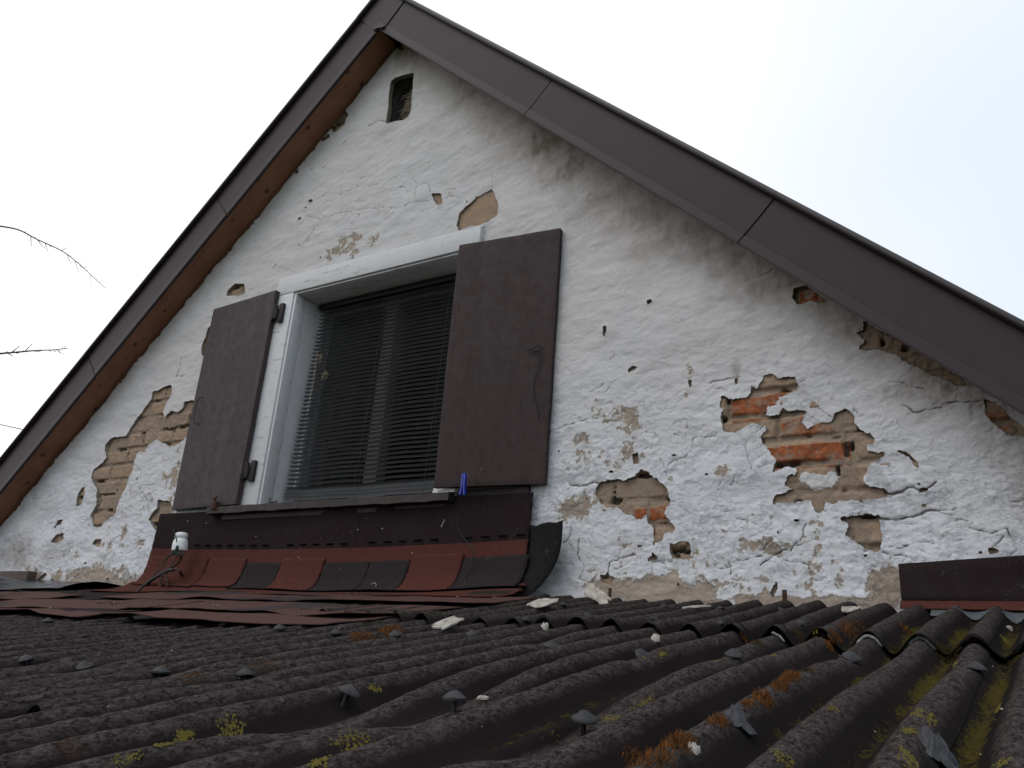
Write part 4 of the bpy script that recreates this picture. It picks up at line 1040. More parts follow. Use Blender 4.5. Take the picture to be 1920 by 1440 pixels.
def cap_nail(x, y, k, zb):
    base = zb
    hgt = {'s': 0.024, 'n': 0.008, 'm': 0.003, 'f': 0.006}[k]; r0 = {'s': 0.0175, 'n': 0.0165, 'm': 0.014, 'f': 0.016}[k]
    ax = Vector((random.uniform(-.3, .3), random.uniform(-.3, .3)-0.12, 1)).normalized()
    mb = MB(); c = Vector((x, y, base-0.004))
    mb.lathe(c, [(0.0035, 0), (0.0035, hgt)], 8, 1, ax)
    h = hgt
    seg = 9
    mb.lathe(c+ax*0, [(0.004, h+.001), (r0*0.98, h-0.001), (r0, h+0.002), (r0*0.80, h+0.0045), (r0*0.45, h+0.0090), (r0*0.16, h+0.0115), (0.0005, h+0.012)], seg, 0, ax)
    vs = [(p[0]+random.uniform(-.0009, .0009), p[1]+random.uniform(-.0009, .0009), p[2]+random.uniform(-.0009, .0009)) for p in mb.v]; mb.v = vs
    o = mb.build('roofing_nail', None, lean, mats=[M['nail'], M['stem']]); smooth_by_angle(o, 50)
for (q, k, dy_) in NPX:
    p = hit(q[0], q[1]+dy_); cap_nail(float(p[0]), float(p[1]), k, float(p[2]))
# torn rubber caps
def crumple(name, c, sx, sy, sz, mat, parent, seed, label=None, n=26):
    r = np.random.default_rng(seed); U, V = np.meshgrid(np.linspace(-1, 1, n), np.linspace(-1, 1, n), indexing='ij')
    rr = np.hypot(U, V); h = np.exp(-rr**2*1.3)+fbm(U+seed, V, 0.42, seed+300, 4, 0.7)*2.2
    R2 = np.minimum(1, 1/np.maximum(rr, 1e-3)); k = 1+fbm(np.arctan2(V, U)+9, rr*0, 0.4, seed+310, 4, 0.7)*1.1
    Xc = c[0]+U*R2**0.6*sx*k; Yc = c[1]+V*R2**0.6*sy*k; Z0 = roof_z(Xc, Yc)[0]
    Zc = 0.5*Z0+0.5*c[2]+sz*np.clip(h, -0.1, 2)*np.clip(1.25-rr, 0, 1)+0.006
    idx = np.arange(n*n).reshape(n, n); f = np.stack([idx[:-1, :-1], idx[1:, :-1], idx[1:, 1:], idx[:-1, 1:]], -1).reshape(-1, 4)
    o = put(name, np.stack([Xc, Yc, Zc], -1).reshape(-1, 3), f, mat, parent, True, label)
    m = o.modifiers.new('t', 'SOLIDIFY'); m.thickness = 0.0015; return o
for (px, py, sx, sy, sz, sd_) in [(1385, 1360, .019, .015, .016, 3), (1757, 1425, .020, .022, .020, 8)]:
    p = hit(px, py); z = float(p[2])
    crumple('torn_nail_cap', (float(p[0]), float(p[1]), z), sx, sy, sz, M['tar_lump'], lean, sd_)
# foam strip peeping out under the overlapped crests
for k in range(0, 11):
    xc = XC-k*PITCH
    if k in (5, 7, 9): continue
    mb = MB(); P = []; yy = -0.842-0.006*math.sin(xc*9)
    a0, a1 = (-0.9, 1.35) if k < 4 else (0.1, 1.3)
    for t in np.linspace(a0, a1, 12):
        x = xc+PITCH*0.25*t*0.9; z, _ = roof_z(np.array([x]), np.array([yy])); P.append((x, yy-0.006+random.uniform(-.002, .002), float(z[0])+0.0125+random.uniform(-.001, .001)))
    mb.tube(P, 0.0032 if k < 4 else 0.0022, 6); mb.build('foam_strip', M['foam'] if k in (1, 2, 4) else M['tar'], lean, smooth=True)
# walls under the lean-to
lw = MB(); lw.box(-6.3, 1.0, -3.15, -2.95, 0, 2.83); lw.box(-6.3, -6.1, -2.94, -0.05, 0, 2.85); lw.box(0.8, 1.0, -2.94, -0.05, 0, 2.85)
lw.build('lean_to_wall', M['render_wall'], lean)
# steel straps sticking up at the wall foot
for (px, py, w_, h_) in [(1143, 1136, .011, .060), (1472, 1137, .014, .050)]:
    x, z = wxz(px, py, -0.03); mb = MB(); mb.box(x-w_/2, x+w_/2, -0.034, -0.027, z-0.03, z+h_, 0, 0.002)
    tagtop(mb.build('steel_strap', M['rusty'], None), 'rusty steel strap standing at the wall foot, '+('nearer the window apron' if px < 1300 else 'between the apron and the right-hand flashing'), 'metal strap', 'rusty straps at the wall foot')

# ------------------------------------------------------------------ window apron of shingles
ap = thing('window_apron', 'curved shingle apron in dark and brick-red rectangles below the attic window', 'flashing', (-2.78, -0.05, 3.45))
PROF = [(-0.026, 3.868), (-0.030, 3.76), (-0.036, 3.68), (-0.045, 3.61), (-0.060, 3.55), (-0.082, 3.512), (-0.120, 3.485), (-0.180, 3.462), (-0.260, 3.444), (-0.360, 3.424), (-0.50, 3.398), (-0.66, 3.370), (-0.90, 3.328), (-1.26, 3.264)]
pl_ = [0.0]
for p, q in zip(PROF[:-1], PROF[1:]): pl_.append(pl_[-1]+math.hypot(q[0]-p[0], q[1]-p[1]))
PL = np.array(pl_); PY = np.array([p[0] for p in PROF]); PZ_ = np.array([p[1] for p in PROF])
def s_of_z(z): return float(np.interp(-z, -PZ_, PL))
def apron_patch(name, x0, x1, s0, s1, off, mats, bands, wave=0.004, lift=0.0, slant=0.0, nx=None, parent=None, jag=0.002, lab=None, sink=0.0):
    """sheet on the apron surface between arc lengths s0..s1; bands = list of (s_from, material index)"""
    nx = nx or max(8, int(abs(x1-x0)/0.02)); ns = max(6, int((s1-s0)/0.012))
    vs = []; mi = []
    for i in range(nx+1):
        u = i/nx
        for j in range(ns+1):
            v = j/ns; s = s0+(s1-s0)*v+jag*math.sin(i*2.3+x0*9)*(1 if j in (0, ns) else 0)
            x = x0+(x1-x0)*u+slant*v+jag*math.sin(j*1.7+x1*7)*(1 if i in (0, nx) else 0)
            sagz = -0.022*math.sin(max(0, min(1, (x+3.92)/2.28))*math.pi)*max(0, min(1, s/0.2))*(1 if s < 0.6 else 0)
            y = float(np.interp(s, PL, PY)); z = float(np.interp(s, PL, PZ_))
            y2 = float(np.interp(s+0.01, PL, PY)); z2 = float(np.interp(s+0.01, PL, PZ_))
            t_ = Vector((0, y2-y, z2-z)).normalized(); nn = Vector((0, t_.z, -t_.y)); nn = nn if nn.y < 0 or nn.z > 0 else -nn
            if nn.y > 0: nn = -nn
            wv = wave*(math.sin(x*4.1+s*3)+0.6*math.sin(x*9.7+1.3+s*11))+off+lift*(v**3)*(0.4+0.6*math.sin(u*2.5+x0*5)**2)+sink
            vs.append((x, y+nn.y*wv, z+nn.z*wv+sagz))
    fs = []
    for i in range(nx):
        for j in range(ns):
            fs.append((i*(ns+1)+j, i*(ns+1)+j+1, (i+1)*(ns+1)+j+1, (i+1)*(ns+1)+j))
            s = s0+(s1-s0)*(j+0.5)/ns; x = x0+(x1-x0)*(i+.5)/nx
            k = 0
            for (sb, mx_) in bands:
                if callable(sb): 
                    if sb(x, s): k = mx_
                elif s >= sb: k = mx_
            mi.append(k)
    o = put(name, vs, fs, None, parent or ap, True, lab, mats=mats, midx=mi)
    m = o.modifiers.new('t', 'SOLIDIFY'); m.thickness = 0.003; m.offset = 1; return o
SHM = [M['sh_dark'], M['sh_red'], M['sh_brown'], M['tar']]
sB = s_of_z(3.690); sC = s_of_z(3.625); sD = s_of_z(3.497)
apron_patch('top_strip', -3.925, -1.640, 0.0, sC+0.06, 0.0, [M['sh_brown'], M['sh_red'], M['sh_brown'], M['tar']], [(sB, 1)], nx=110, lab='dark brown upper band ending in a red stripe')
# dashes of tar adhesive
for k in range(25):
    x = -3.66+k*0.082
    if k in (8, 14, 20): continue
    for (s, l_) in ((sB-0.012, 0.045),):
        sagz = -0.022*math.sin(max(0, min(1, (x+3.92)/2.28))*math.pi)*min(1, s/0.2); y = float(np.interp(s, PL, PY)); z = float(np.interp(s, PL, PZ_))+sagz
        td = MB(); td.add([(x, y-0.0105, z+0.004), (x+l_, y-0.0105, z+0.005), (x+l_-.004, y-0.0105, z-0.003), (x+.003, y-0.0105, z-0.004)], [(0, 3, 2, 1)])
        td.build('tar_dash', M['tar'], ap)
tabs = [(-3.905, -3.44, 1), (-3.43, -3.165, 1), (-3.16, -2.925, 0), (-2.92, -2.66, 1), (-2.655, -2.40, 0), (-2.395, -2.185, 0), (-2.18, -1.925, 1), (-1.918, -1.622, 0)]
for i, (x0, x1, c_) in enumerate(tabs):
    lo_ = sD+(0.012 if c_ == 0 else 0.0)
    apron_patch('shingle_tab', x0, x1, sC+(0.0 if c_ == 0 else -0.02), lo_+0.012*(i % 3 == 0), 0.006+0.002*(i % 2), SHM, [(-1, c_)], 0.002, 0.006, slant=-0.012, nx=14, lab=('brick-red tab' if c_ else 'dark brown tab'))
# lower courses over the bend and out on the corrugated roof
def rects(x, s):  # dark rectangles in the red lower course
    return (-3.45 < x-0.05*s < -2.86) or (-2.62 < x < -2.25 and s > sD+0.02) or (-1.80 < x < -1.62 and s < sD+.10)
apron_patch('bend_course', -3.96, -1.600, sD-0.02, sD+0.24, 0.003, SHM, [(-1, 1), (lambda x, s: s < sD+0.018 and s > sD-0.01 and x > -3.2, 3), (lambda x, s: s > sD+0.045 and rects(x, s), 0)], 0.003, 0.008, nx=120, lab='red course with dark rectangles bending onto the roof')
# underlay flap standing at the right end
um = MB()
Pu = W(np.array([1001, 1030, 1062, 1058, 1050, 1035, 1012, 985, 955]), np.array([985, 985, 979, 1020, 1052, 1082, 1112, 1136, 1147]), -0.045)
inner = [(-1.66, -0.020, 3.74)]
vs = []; fs = []
top = [Pu[0], Pu[1], Pu[2]]; 
outer = [np.array(p) for p in (Pu[2], Pu[3], Pu[4], Pu[5], Pu[6], Pu[7], Pu[8])]
outv = spline([(p[0], -0.040-0.03*(1-i/6)-0.12*(i/6)**3, p[2]) for i, p in enumerate(outer)], 6)
n = len(outv)
for i, p in enumerate(outv):
    t = i/(n-1); ix = -1.665; iz = 3.735-(3.735-3.415)*t; iy = -0.014-0.20*t**3
    for k in range(7):
        u = k/6; vs.append((ix+(p.x-ix)*u, iy+(p.y-iy)*u-0.012*math.sin(u*3.1)*(1-t), iz+(p.z-iz)*u+0.004*math.sin(k*2.2+i)*(i == 0)))
for i in range(n-1):
    for k in range(6): fs.append((i*7+k, i*7+k+1, (i+1)*7+k+1, (i+1)*7+k))
o = put('underlay_flap', vs, fs, M['underlay'], ap, True, 'black underlay flap curling off the wall'); m = o.modifiers.new('t', 'SOLIDIFY'); m.thickness = 0.003
# white plaster specks and nail heads on the apron
for q in [(352, 977), (387, 981), (480, 1006), (671, 993), (717, 991), (773, 1037)]:
    p = W(*q, -0.042); nh = MB(); nh.lathe(p, [(0.003, 0), (0.003, .001), (0.0005, .002)], 8, 0, (0, -1, 0)); nh.build('nail_head', M['chip'], ap)
scr = MB(); a_ = W(827, 988, -0.045); b_ = W(834, 974, -0.045); scr.tube([a_, b_], 0.0016, 5); scr.build('paint_scratch', M['chip'], ap)

pc_ = MB(); Q = [W(x_, y_, -0.10) for x_, y_ in [(696, 1097), (697, 1094), (701, 1093), (705, 1095), (705, 1099), (701, 1101), (699, 1104), (701, 1107)]]
pc_.tube(spline(Q, 4), 0.0014, 5); tagtop(pc_.build('curled_thread', M['chip'], None, smooth=True), 'small white curled thread lying on the dark tabs of the window apron', 'thread')
# loose shingle sheets lying on the corrugated roof to the left
def lay_sheet(x0, x1, y0, y1, seed, off, fmat, lab, lift=0.02, skew=0.0, name='loose_shingle_sheet', thick=0.003, curl=0.0):
    nx = max(10, int((x1-x0)/0.02)); ny = max(6, int((y0-y1)/0.02)); vs = []; mi = []; fs = []
    X, Y = np.meshgrid(np.linspace(0, 1, nx+1), np.linspace(0, 1, ny+1), indexing='ij'); rot = R_({1: 1.5, 2: -4, 3: 3, 4: 5, 5: -6, 6: -3, 7: 4, 9: -9}[seed])
    x = x0+(x1-x0)*X+skew*Y+0.012*np.sin(Y*9+seed); y = y0+(y1-y0)*Y+0.010*np.sin(X*14+seed*2)+0.03*np.sin(X*3+seed)
    mx_, my_ = (x0+x1)/2, (y0+y1)/2; x, y = mx_+(x-mx_)*math.cos(rot)-(y-my_)*math.sin(rot), my_+(x-mx_)*math.sin(rot)+(y-my_)*math.cos(rot)
    y = np.minimum(y, -0.06)
    big = fbm(x+seed, y, 0.40, 400+seed, 3)*0.013+fbm(x, y+seed, 0.12, 420+seed, 2)*0.006
    z = ZW+y*TB+0.018+off*0.8+big+0.7*lift*Y**4*np.clip(fbm(x*1.0+seed*3, y*0, 0.35, 440+seed, 2)*5+0.1, -0.3, 1.2)+curl*np.clip(1-Y*6, 0, 1)
    z = np.maximum(z, ZW+y*TB+0.015+off*0.5)
    v = np.stack([x, y, z], -1).reshape(-1, 3); idx = np.arange((nx+1)*(ny+1)).reshape(nx+1, ny+1)
    f = np.stack([idx[:-1, :-1], idx[:-1, 1:], idx[1:, 1:], idx[1:, :-1]], -1).reshape(-1, 4)
    cx = x[:-1, :-1].ravel(); cy = y[:-1, :-1].ravel()
    mi = [fmat(a, b) for a, b in zip(cx, cy)]
    o = put(name, v, f, None, None, True, None, mats=[M['sh_dark_lit'], M['sh_red_lit'], M['sh_brown']], midx=mi)
    m = o.modifiers.new('t', 'SOLIDIFY'); m.thickness = thick; m.offset = 1
    tagtop(o, lab, 'roofing sheet', 'loose shingle sheets on the lean-to'); return o
lay_sheet(-3.35, -1.46, -0.26, -0.62, 1, 0.012, lambda x, y: 0 if (-2.6 < x < -2.2 and y < -.4) or (-3.3 < x < -2.85 and y > -0.42) else 1, 'reddish shingle sheet tucked against the foot of the window apron', 0.014)
lay_sheet(-3.05, -1.52, -0.50, -0.90, 2, 0.006, lambda x, y: 0 if (-2.2 < x < -1.98 and y < -.6) else 1, 'middle red shingle sheet with one small dark rectangle', 0.020, -0.05)
lay_sheet(-2.45, -1.54, -0.82, -1.12, 3, 0.0, lambda x, y: 1, 'front red shingle sheet, its ragged edge ending over the corrugations', 0.010, -0.04)
lay_sheet(-3.9, -2.62, -0.72, -1.05, 4, 0.008, lambda x, y: 0 if (x < -3.3 and y < -.92) else 1, 'long pinkish shingle sheet in front of the insulator', 0.022)
lay_sheet(-5.2, -3.55, -0.50, -0.86, 5, 0.016, lambda x, y: 1, 'raised red shingle sheet beside the black foil at far left', 0.035)
lay_sheet(-3.55, -2.55, -0.95, -1.17, 6, 0.0, lambda x, y: 2 if y > -1.06 else 1, 'narrow shingle sheet at the front left edge of the loose sheets', 0.012)
lay_sheet(-5.6, -3.85, -0.80, -1.10, 7, 0.004, lambda x, y: 1 if y < -.92 else 0, 'flat shingle sheet at the left edge of the picture', 0.015)
lay_sheet(-4.3, -3.30, -0.22, -0.60, 9, 0.006, lambda x, y: 2, 'dull brown shingle sheet under the black cable', 0.025)

# ------------------------------------------------------------------ black foil, grey board at far left
fo = []
X, Y = np.meshgrid(np.linspace(-6.1, -4.02, 130), np.linspace(-0.03, -0.42, 30), indexing='ij')
Z = ZW+Y*TB+0.030+np.abs(fbm(X, Y, 0.30, 501, 3, 0.4, 2.2))*0.10+0.045*np.exp(-((X+5.0)/0.35)**2)*np.exp(-((Y+0.25)/0.12)**2)
idx = np.arange(X.size).reshape(X.shape); f = np.stack([idx[:-1, :-1], idx[:-1, 1:], idx[1:, 1:], idx[1:, :-1]], -1).reshape(-1, 4)
tagtop(put('plastic_foil', np.stack([X, Y, Z], -1).reshape(-1, 3), f, M['foil'], None, True), 'shiny black crumpled foil along the wall foot at far left', 'plastic foil')
bd_ = MB(); p0 = W(-30, 1080, -0.05); p1 = W(62, 1103, -0.05)
bd_.box(p0[0]-.5, p1[0]-0.02, -0.09, -0.035, 3.46, 3.565, 0, 0.004)
bd_.add([(p1[0]-.02, -0.10, 3.44), (p1[0]+.10, -0.06, 3.56), (p1[0]+.11, -0.05, 3.55), (p1[0]+.02, -0.09, 3.43)], [(0, 1, 2, 3)])
tagtop(bd_.build('weathered_board', M['old_brown'], None), 'short weathered brown board lying against the wall in the lower left corner', 'board')

# ------------------------------------------------------------------ right-hand flashing strip
fl = thing('wall_flashing', 'dark brown granulated flashing strip with red lower stripe at the right edge of the wall', 'flashing', (0.1, -0.05, 3.5))
def fstrip(name, x0, x1, prof, mat, wv=0.002, lab=None):
    nx = 60; vs = []; n = len(prof)
    for i in range(nx+1):
        x = x0+(x1-x0)*i/nx
        for j, (y, z) in enumerate(prof):
            e = wv*(math.sin(x*9+j)+0.5*math.sin(x*23+2*j)); sl2 = 0.07*(x+0.37)*(1 if j < n-2 else 0.15)
            xx_ = x+(0.006*(3.59-z)/0.13 if i == 0 else 0)
            vs.append((xx_, y+e, z+sl2*max(0, (z-3.46)/0.13)+e*0.6))
    fs = [(i*n+k, i*n+k+1, (i+1)*n+k+1, (i+1)*n+k) for i in range(nx) for k in range(n-1)]
    o = put(name, vs, fs, mat, fl, True, lab); m = o.modifiers.new('t', 'SOLIDIFY'); m.thickness = 0.003; return o
fstrip('flashing_sheet', -0.374, 0.80, [(-0.028, 3.590), (-0.034, 3.56), (-0.042, 3.53), (-0.052, 3.50), (-0.062, 3.482)], M['sh_brown'])
fstrip('red_stripe', -0.377, 0.80, [(-0.0625, 3.4815), (-0.070, 3.470), (-0.080, 3.462), (-0.090, 3.459)], M['sh_red'], 0.0015)
nx = 120; vs = []
for i in range(nx+1):
    x = -0.29+(1.09)*i/nx; wv = 0.5+0.5*math.cos(2*math.pi*(x-XC)/PITCH)
    rz = float(roof_z(np.array([x]), np.array([-0.13]))[0][0])+0.024
    for k, (y, t) in enumerate([(-0.075, 0), (-0.095, .3), (-0.115, .6), (-0.135, 1.0)]):
        ztop_ = 3.457; zb_ = max(rz, 3.425+0.012*math.sin(x*17)+0.012*wv)
        vs.append((x, y, ztop_+(zb_-ztop_)*t+0.002*math.sin(x*40+k)))
fs = [(i*4+k, i*4+k+1, (i+1)*4+k+1, (i+1)*4+k) for i in range(nx) for k in range(3)]
o = put('grey_membrane', vs, fs, M['membrane'], fl, True, 'grey membrane skirt draped on the crests'); m = o.modifiers.new('t', 'SOLIDIFY'); m.thickness = 0.002

# ------------------------------------------------------------------ insulator with bracket and cable
Yi = -0.13
def pi_(px, py, dy=0.0): return W(px, py, Yi+dy)
ins = thing('insulator', 'white porcelain insulator tied with green wire on a rusty bracket beside the window apron', 'insulator', tuple(pi_(338, 1050)))
b = pi_(336.5, 1034); t_ = pi_(341, 999); ax = Vector(t_-b); H = ax.length
mb = MB(); mb.lathe(b, [(0.010, 0), (0.036, 0.002), (0.038, 0.010), (0.0365, H*0.42), (0.034, H*0.56), (0.030, H*0.62), (0.0275, H*0.66), (0.0275, H*0.69), (0.031, H*0.73), (0.0315, H*0.86), (0.028, H*0.96), (0.020, H*1.0), (0.001, H*1.01)], 28, 0, ax)
smooth_by_angle(mb.build('insulator_body', M['porcelain'], ins), 60)
mb = MB(); q = [pi_(338, 1040), pi_(337, 1052), pi_(328, 1060), pi_(316, 1068), pi_(310, 1078)]
mb.tube(spline(q, 5), 0.006, 8)
mb.tube(spline([pi_(312, 1072), pi_(322, 1068), pi_(332, 1068), pi_(338, 1072), pi_(340, 1078, .06)], 5), 0.0065, 8)
ring = [pi_(308+8*math.cos(t)*0.9, 1094+16*math.sin(t)) for t in np.linspace(0, 2*math.pi, 20)]
mb.tube(ring, 0.0065, 8); mb.tube([pi_(305, 1082), pi_(300, 1098), pi_(306, 1108)], 0.006, 8)
mb.build('bracket', M['rusty'], ins, smooth=True)
mb = MB(); q = [W(243, 1124, -.42), W(252, 1115, -.30), pi_(268, 1100), pi_(285, 1087), pi_(300, 1078), pi_(314, 1070), pi_(326, 1068)]
mb.tube(spline(q, 6), 0.0085, 10); mb.build('cable', M['cable'], ins, smooth=True)
mb = MB()
for q in ([(325, 992), (328, 1003), (331, 1012), (331, 1022), (334, 1030), (332, 1036)], [(334, 1034), (322, 1038), (312, 1046), (300, 1058), (294, 1062)], [(330, 1038), (314, 1046), (308, 1058), (294, 1074), (270, 1100), (260, 1124)],
          [(325, 1038), (335, 1036), (345, 1036), (340, 1040), (328, 1040)], [(336, 1036), (328, 1050), (320, 1062), (316, 1072)], [(322, 1036), (330, 1033), (341, 1034), (334, 1038), (324, 1039)], [(342, 1038), (340, 1048), (330, 1058), (320, 1068)]):
    mb.tube(spline([pi_(*p, random.uniform(-.045, -.03) if p[1] < 1045 else 0) for p in q], 5), 0.0023, 6)
mb.lathe(pi_(332, 1028, -.04), [(0.001, -.012), (0.007, -.006), (0.008, 0.004), (0.004, 0.012), (0.001, 0.014)], 8)
mb.build('tie_wire', M['green'], ins, smooth=True)

# ------------------------------------------------------------------ clothes peg and thin wire
pc = np.array(W(871, 908, -0.125)); peg = thing('clothes_peg', 'blue plastic clothes peg clipped under the right shutter', 'clothes peg', tuple(pc))
pt = W(871, 888, -0.125); pb = W(867, 929, -0.125)
for sgn, nm in ((-1, 'peg_leg'), (1, 'peg_leg')):
    mb = MB()
    Q = [pt+[sgn*0.0045, 0, 0.0], pt*0.72+pb*0.28+[sgn*0.0055, 0, 0], pt*0.48+pb*0.52+[sgn*0.0050, 0, 0], pb+[sgn*0.010, 0, 0.002]]
    Q = spline(Q, 4)
    for i in range(len(Q)-1):
        a_, b_ = Q[i], Q[i+1]; wd = 0.0042 if i < len(Q)*0.6 else 0.0034; dp = 0.006
        mb.add([(a_[0]-wd, a_[1]-dp, a_[2]), (a_[0]+wd, a_[1]-dp, a_[2]), (a_[0]+wd, a_[1]+dp, a_[2]), (a_[0]-wd, a_[1]+dp, a_[2]), (b_[0]-wd, b_[1]-dp, b_[2]), (b_[0]+wd, b_[1]-dp, b_[2]), (b_[0]+wd, b_[1]+dp, b_[2]), (b_[0]-wd, b_[1]+dp, b_[2])], [(0, 1, 5, 4), (1, 2, 6, 5), (2, 3, 7, 6), (3, 0, 4, 7)]+([(3, 2, 1, 0)] if i == 0 else [])+([(4, 5, 6, 7)] if i == len(Q)-2 else []))
    mb.build(nm, M['blue'], peg)
mb = MB(); c = pt*0.5+pb*0.5; mb.tube([c+[0.012*math.cos(t)*.7, -0.007+0.0006*t, 0.006*math.sin(t)] for t in np.linspace(0, 12, 30)], 0.0009, 5); mb.build('peg_spring', M['wire'], peg)
mb = MB(); q = [W(866, 925, -.10), W(860, 940, -.09), W(859, 960, -.06), W(858, 985, -.05), W(868, 1005, -.05), W(878, 1020, -.055), W(886, 1032, -.06), W(885, 1048, -.068), W(878, 1070, -.075), W(872, 1088, -.08), W(869, 1112, -.11)]
mb.tube(spline(q, 6), 0.0017, 6); tagtop(mb.build('thin_wire', M['cable'], None, smooth=True), 'thin dark wire hanging from the blue peg down over the shingle apron', 'wire')

# ------------------------------------------------------------------ plaster chips fallen on the roof
def chip(px, py, L, w_, th, ang, tilt, seed, label, hoff=0.016, roll=0.0):
    r = random.Random(seed); p = hit(px, py)+np.array([0, 0, hoff*0.45]); n = 18; vs = []; top = []
    ca, sa = math.cos(ang), math.sin(ang)
    for k in range(n):
        t = 2*math.pi*k/n; c_, s_ = math.cos(t), math.sin(t)
        u = L/2*(abs(c_)**0.6)*(1 if c_ > 0 else -1)*(0.78+0.4*r.random()); v = w_/2*(abs(s_)**0.6)*(1 if s_ > 0 else -1)*(0.65+0.6*r.random())
        top.append((u, v))
    rings = [(1.0, -th/2), (1.03, 0.0), (0.96, th*0.4), (0.6, th*0.55), (0.25, th*0.6)]
    for (k, h) in rings:
        for (u, v) in top:
            uu, vv = u*k, v*k; hh = h+r.uniform(-.35, .35)*th*(0.4 if k > 0.9 else 1)
            X_ = uu*ca-vv*sa; Y_ = uu*sa+vv*ca
            vs.append((p[0]+X_, p[1]+Y_, p[2]+hh+uu*math.sin(tilt)+vv*math.sin(roll)+Y_*TB))
    fs = [(i*n+k, i*n+(k+1) % n, (i+1)*n+(k+1) % n, (i+1)*n+k) for i in range(len(rings)-1) for k in range(n)]
    fs += [tuple(range(n-1, -1, -1)), tuple((len(rings)-1)*n+k for k in range(n))]
    o = put('plaster_chip', vs, fs, M['chip'], None, False)
    tagtop(o, label, 'plaster chip', 'fallen plaster chips')
chip(1118, 1128, 0.17, 0.040, 0.010, R_(-40), R_(-14), 2, 'long splintered white plaster sliver leaning at the wall foot', 0.050, 0.5)
chip(1018, 1139, 0.090, 0.07, 0.006, R_(-20), R_(0), 3, 'flat oval white plaster chip near the corner of the window apron', 0.032, 0.25)
chip(838, 1178, 0.055, 0.065, 0.007, R_(-25), R_(-6), 4, 'thick squarish plaster chip farthest out from the wall, left of the others', 0.030, 0.30)
chip(1586, 1153, 0.085, 0.035, 0.006, R_(-40), R_(4), 5, 'narrow white chip lying on a crest left of the right-hand flashing', 0.034, 0.3)
chip(1306, 1144, 0.075, 0.008, 0.005, R_(20), R_(4), 6, 'thin white splinter lying between two crests at the wall foot', 0.022)
chip(1021, 1181, 0.018, 0.014, 0.012, 0.2, 0, 7, 'small pointed white crumb just above a sheet overlap', 0.016)
chip(1229, 1203, 0.020, 0.016, 0.012, 0.2, 0, 8, 'small round white crumb sitting by the sheet overlap', 0.012)
chip(1892, 1179, 0.016, 0.012, 0.009, 0.2, 0, 9, 'tiny white crumb in the valley at the right edge of the roof', 0.0)
chip(905, 1316, 0.016, 0.007, 0.004, 0.3, 0, 10, 'tiny flat white crumb right of a mushroom-shaped nail', 0.012)
chip(1294, 1402, 0.017, 0.013, 0.009, 0.2, 0, 11, 'small pale crumb beside orange moss near the bottom edge', -0.005)
cr_ = MB()
for k in range(70):
    px = random.choice([random.uniform(950, 1900), random.uniform(200, 1900)]); py = random.uniform(1150, 1430)
    p = hit(px, py); x, y, z = map(float, p)
    r0 = random.uniform(0.0008, 0.0026)
    vs = [(x+r0*random.uniform(.6, 1.5)*a_, y+r0*random.uniform(.6, 1.5)*b_, z+r0*random.uniform(.5, 1)*c_) for a_, b_, c_ in ((1, 0, 0), (-1, 0, 0), (0, 1, 0), (0, -1, 0), (0, 0, 1), (0, 0, -1))]
    cr_.add(vs, [(0, 2, 4), (2, 1, 4), (1, 3, 4), (3, 0, 4), (2, 0, 5), (1, 2, 5), (3, 1, 5), (0, 3, 5)])
for (px, py) in [(400, 1134), (408, 1135), (95, 1140), (226, 1127), (213, 1131), (300, 1113), (296, 1108), (283, 1050), (300, 1055), (858, 1119), (700, 1100), (925, 1120), (930, 1120), (620, 1050), (560, 1045)]:
    p = RF(px, py, 0.05) if py > 1112 else W(px, py, -0.09)
    x, y, z = map(float, p); r0 = random.uniform(0.002, 0.006)
    vs = [(x+r0*random.uniform(.6, 1.5)*a_, y+r0*random.uniform(.6, 1.5)*b_, z+r0*random.uniform(.3, .7)*c_) for a_, b_, c_ in ((1, 0, 0), (-1, 0, 0), (0, 1, 0), (0, -1, 0), (0, 0, 1), (0, 0, -1))]
    cr_.add(vs, [(0, 2, 4), (2, 1, 4), (1, 3, 4), (3, 0, 4), (2, 0, 5), (1, 2, 5), (3, 1, 5), (0, 3, 5)])
tagtop(cr_.build('plaster_crumbs', M['chip'], None), None, None, None, 'stuff')

# ------------------------------------------------------------------ moss and lichen
def surf(x, y):
    z = float(roof_z(np.array([x]), np.array([y]))[0][0]); return z+(0.021 if y > -.85 else 0.008)
def blades(mb, px, py, rx, ry, n, h, tilt=0.5, w0=0.0009, valley=True):
    c = hit(px, py-8); h *= (0.62 if py > 1340 else 0.85 if py > 1250 else 1.15); rx *= 0.85; ry *= 0.85
    for k in range(n):
        a_ = random.uniform(0, 6.28); q = math.sqrt(random.random()); x = float(c[0])+rx*q*math.cos(a_); y = float(c[1])+ry*q*math.sin(a_)
        z = surf(x, y)-0.001; hh = h*random.uniform(.4, 1.1)*(1.15-q*0.7); dx, dy = random.uniform(-tilt, tilt)*hh, random.uniform(-tilt, tilt)*hh
        ww = w0*random.uniform(.7, 1.6); ang = random.uniform(0, 3.14); ux, uy = ww*math.cos(ang), ww*math.sin(ang)
        mb.add([(x-ux, y-uy, z), (x+ux, y+uy, z), (x+ux*.5+dx*.6, y+uy*.5+dy*.6, z+hh*.6), (x-ux*.5+dx*.6, y-uy*.5+dy*.6, z+hh*.6), (x+dx, y+dy, z+hh)], [(0, 1, 2, 3), (3, 2, 4)])
om = MB()
